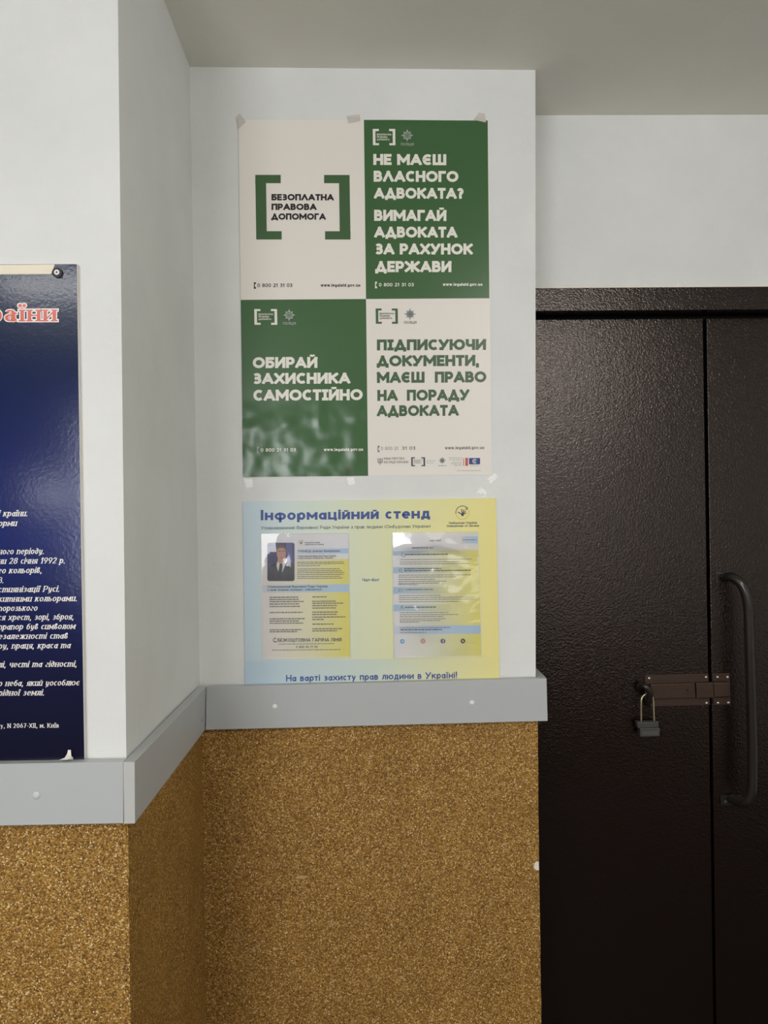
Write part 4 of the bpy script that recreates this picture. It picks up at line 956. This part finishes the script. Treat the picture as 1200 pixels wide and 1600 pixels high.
# clear plastic pockets, a bent sheet in front of each document with a rim strip round three sides
def pocket(corners, mt, bow, ripple, notch=None, name='clear_pocket'):
    (ax, ay), (bx, by), (cx, cy), (dx, dy) = corners
    NX, NY = 36, 48; V, F = [], []; keep = []
    for j in range(NY + 1):
        for i in range(NX + 1):
            u, v = i / NX, j / NY
            x = (ax * (1 - u) + bx * u) * (1 - v) + (dx * (1 - u) + cx * u) * v; y = (ay * (1 - u) + by * u) * (1 - v) + (dy * (1 - u) + cy * u) * v
            if notch:
                nx_, ny_, nr = notch; d_ = math.hypot(x - nx_, y - ny_)
                if j <= 5 and abs(x - nx_) < nr + 4 and y < ny_ + nr and d_ < nr:
                    pass
            e = min(u, 1 - u) * 4; e = min(1, e); e2 = min(1, (1 - v) * 6)
            l = .0022 + bow(u, v) * e2 + ripple(u, v) * e * e2
            V.append(tuple(P(x, y, yi - max(l, .0020)))); keep.append((x, y))
    for j in range(NY):
        for i in range(NX):
            a = j * (NX + 1) + i; q = (a, a + NX + 1, a + NX + 2, a + 1)
            if notch and all(math.hypot(keep[k][0] - notch[0], keep[k][1] - notch[1]) < notch[2] for k in q): continue
            F.append(q)
    o = mesh(name, V, F, mt, ib, smooth=True, recalc=False)
    for (x0, y0), (x1, y1), nx_, ny_ in (((ax, ay), (dx, dy), .9, 0), ((dx, dy), (cx, cy), 0, -1.1), ((cx, cy), (bx, by), -.9, 0)):
        q = [P(x0, y0, yi - .0026), P(x1, y1, yi - .0026), P(x1 + nx_, y1 + ny_, yi - .0026), P(x0 + nx_, y0 + ny_, yi - .0026)]
        mesh('rim_strip', *slab(q, .0025), M['rim'], o)
    return o
pocket([(407.4, 834), (545.2, 832.2), (548, 1027.8), (410, 1030.6)], M['pocket'], lambda u, v: .0016 * math.sin(math.pi * u) * (1 - .65 * v), lambda u, v: .0022 * math.exp(-((u - .08) / .12) ** 2 - ((v - .1) / .12) ** 2))
def bow_r(u, v):              # the wide bulge of the loose right pocket, highest near its upper right
    k = math.sin(math.pi / 2 * u / .72) if u < .72 else math.cos(math.pi / 2 * (u - .72) / .28)
    return k * (.006 * math.exp(-(v / .17) ** 2) + .0035 * (1 - v) + .001)
def rip(u, v):
    r = .0026 * math.exp(-((v - (.13 - .04 * math.sin(2.6 * u + .3) + .14 * max(0, u - .55))) / .035) ** 2)
    r += .0016 * math.exp(-((u - .06) / .07) ** 2 - ((v - .18) / .14) ** 2) + .0012 * math.exp(-((math.hypot((u - .68) * .7, v - .36) - .13) / .03) ** 2)
    r += .0014 * math.exp(-((u - .15 - .5 * (v - .62)) / .09) ** 2 - ((v - .78) / .2) ** 2) + .0010 * math.sin(9 * v + 4 * u) * .4
    r += .0030 * mnoise.noise(Vector((u * 2.4 + 1.3, v * 4.2 + .7, 5.0))) + .0012 * mnoise.noise(Vector((u * 7, v * 9, 2.0)))
    return r
pocket([(612.4, 832.2), (747.2, 830.2), (753, 1025.2), (615.2, 1028.8)], M['pocket_wavy'], bow_r, rip, notch=(680, 829, 16.5))

# ------------------------------------------------------------------ ceiling lights of the corridor (they light the scene; behind the viewer)
def ceiling_light(x, y, energy, label):
    z = ceil_z(x)
    t = tag(empty('ceiling_light', (x, y, z - .06)), label, 'ceiling light', 'corridor ceiling lights')
    mesh('housing', *merge([box(x - .33, x + .33, y - .13, y - .115, z - .06, z), box(x - .33, x + .33, y + .115, y + .13, z - .06, z), box(x - .33, x - .315, y - .115, y + .115, z - .06, z), box(x + .315, x + .33, y - .115, y + .115, z - .06, z)]), M['cap'], t)
    l = bpy.data.lights.new('lamp_panel', 'AREA'); l.shape = 'RECTANGLE'; l.size = .62; l.size_y = .22; l.energy = energy; l.color = (1.0, 0.985, 0.95)
    o = bpy.data.objects.new('lamp_panel', l); COL.objects.link(o); o.parent = t; o.location = (0, 0, .012)
ceiling_light(-1.28, -2.62, 12.0, 'long ceiling light panel nearest the blue board')
def globe_light(x, y, r, energy, label):
    z = ceil_z(x)
    t = tag(empty('globe_lamp', (x, y, z - .04 - 2 * r)), label, 'ceiling light', 'corridor ceiling lights')
    mesh('lamp_base', *tube([(x, y, z), (x, y, z - .035)], .07, 24), M['cap'], t)
    l = bpy.data.lights.new('lamp_globe', 'POINT'); l.energy = energy; l.shadow_soft_size = r; l.color = (1.0, 0.985, 0.95)
    o = bpy.data.objects.new('lamp_globe', l); COL.objects.link(o); o.parent = t; o.location = (0, 0, r)
wlx, wlz = -1.98, 1.69
wt = tag(empty('wall_lamp', (wlx, YB, wlz)), 'small round wall lamp on the wall behind the viewer', 'wall lamp')
mesh('lamp_base', *tube([(wlx, YB, wlz), (wlx, YB + .03, wlz)], .06, 20), M['cap'], wt)
wl_ = bpy.data.lights.new('lamp_globe', 'POINT'); wl_.energy = 3.5; wl_.shadow_soft_size = .10; wl_.color = (.97, .98, 1.0)
wo = bpy.data.objects.new('lamp_globe', wl_); COL.objects.link(wo); wo.parent = wt; wo.location = (0, .13, 0)
globe_light(0.95, -2.30, .13, 38.0, 'round opal globe ceiling light facing the brown door')
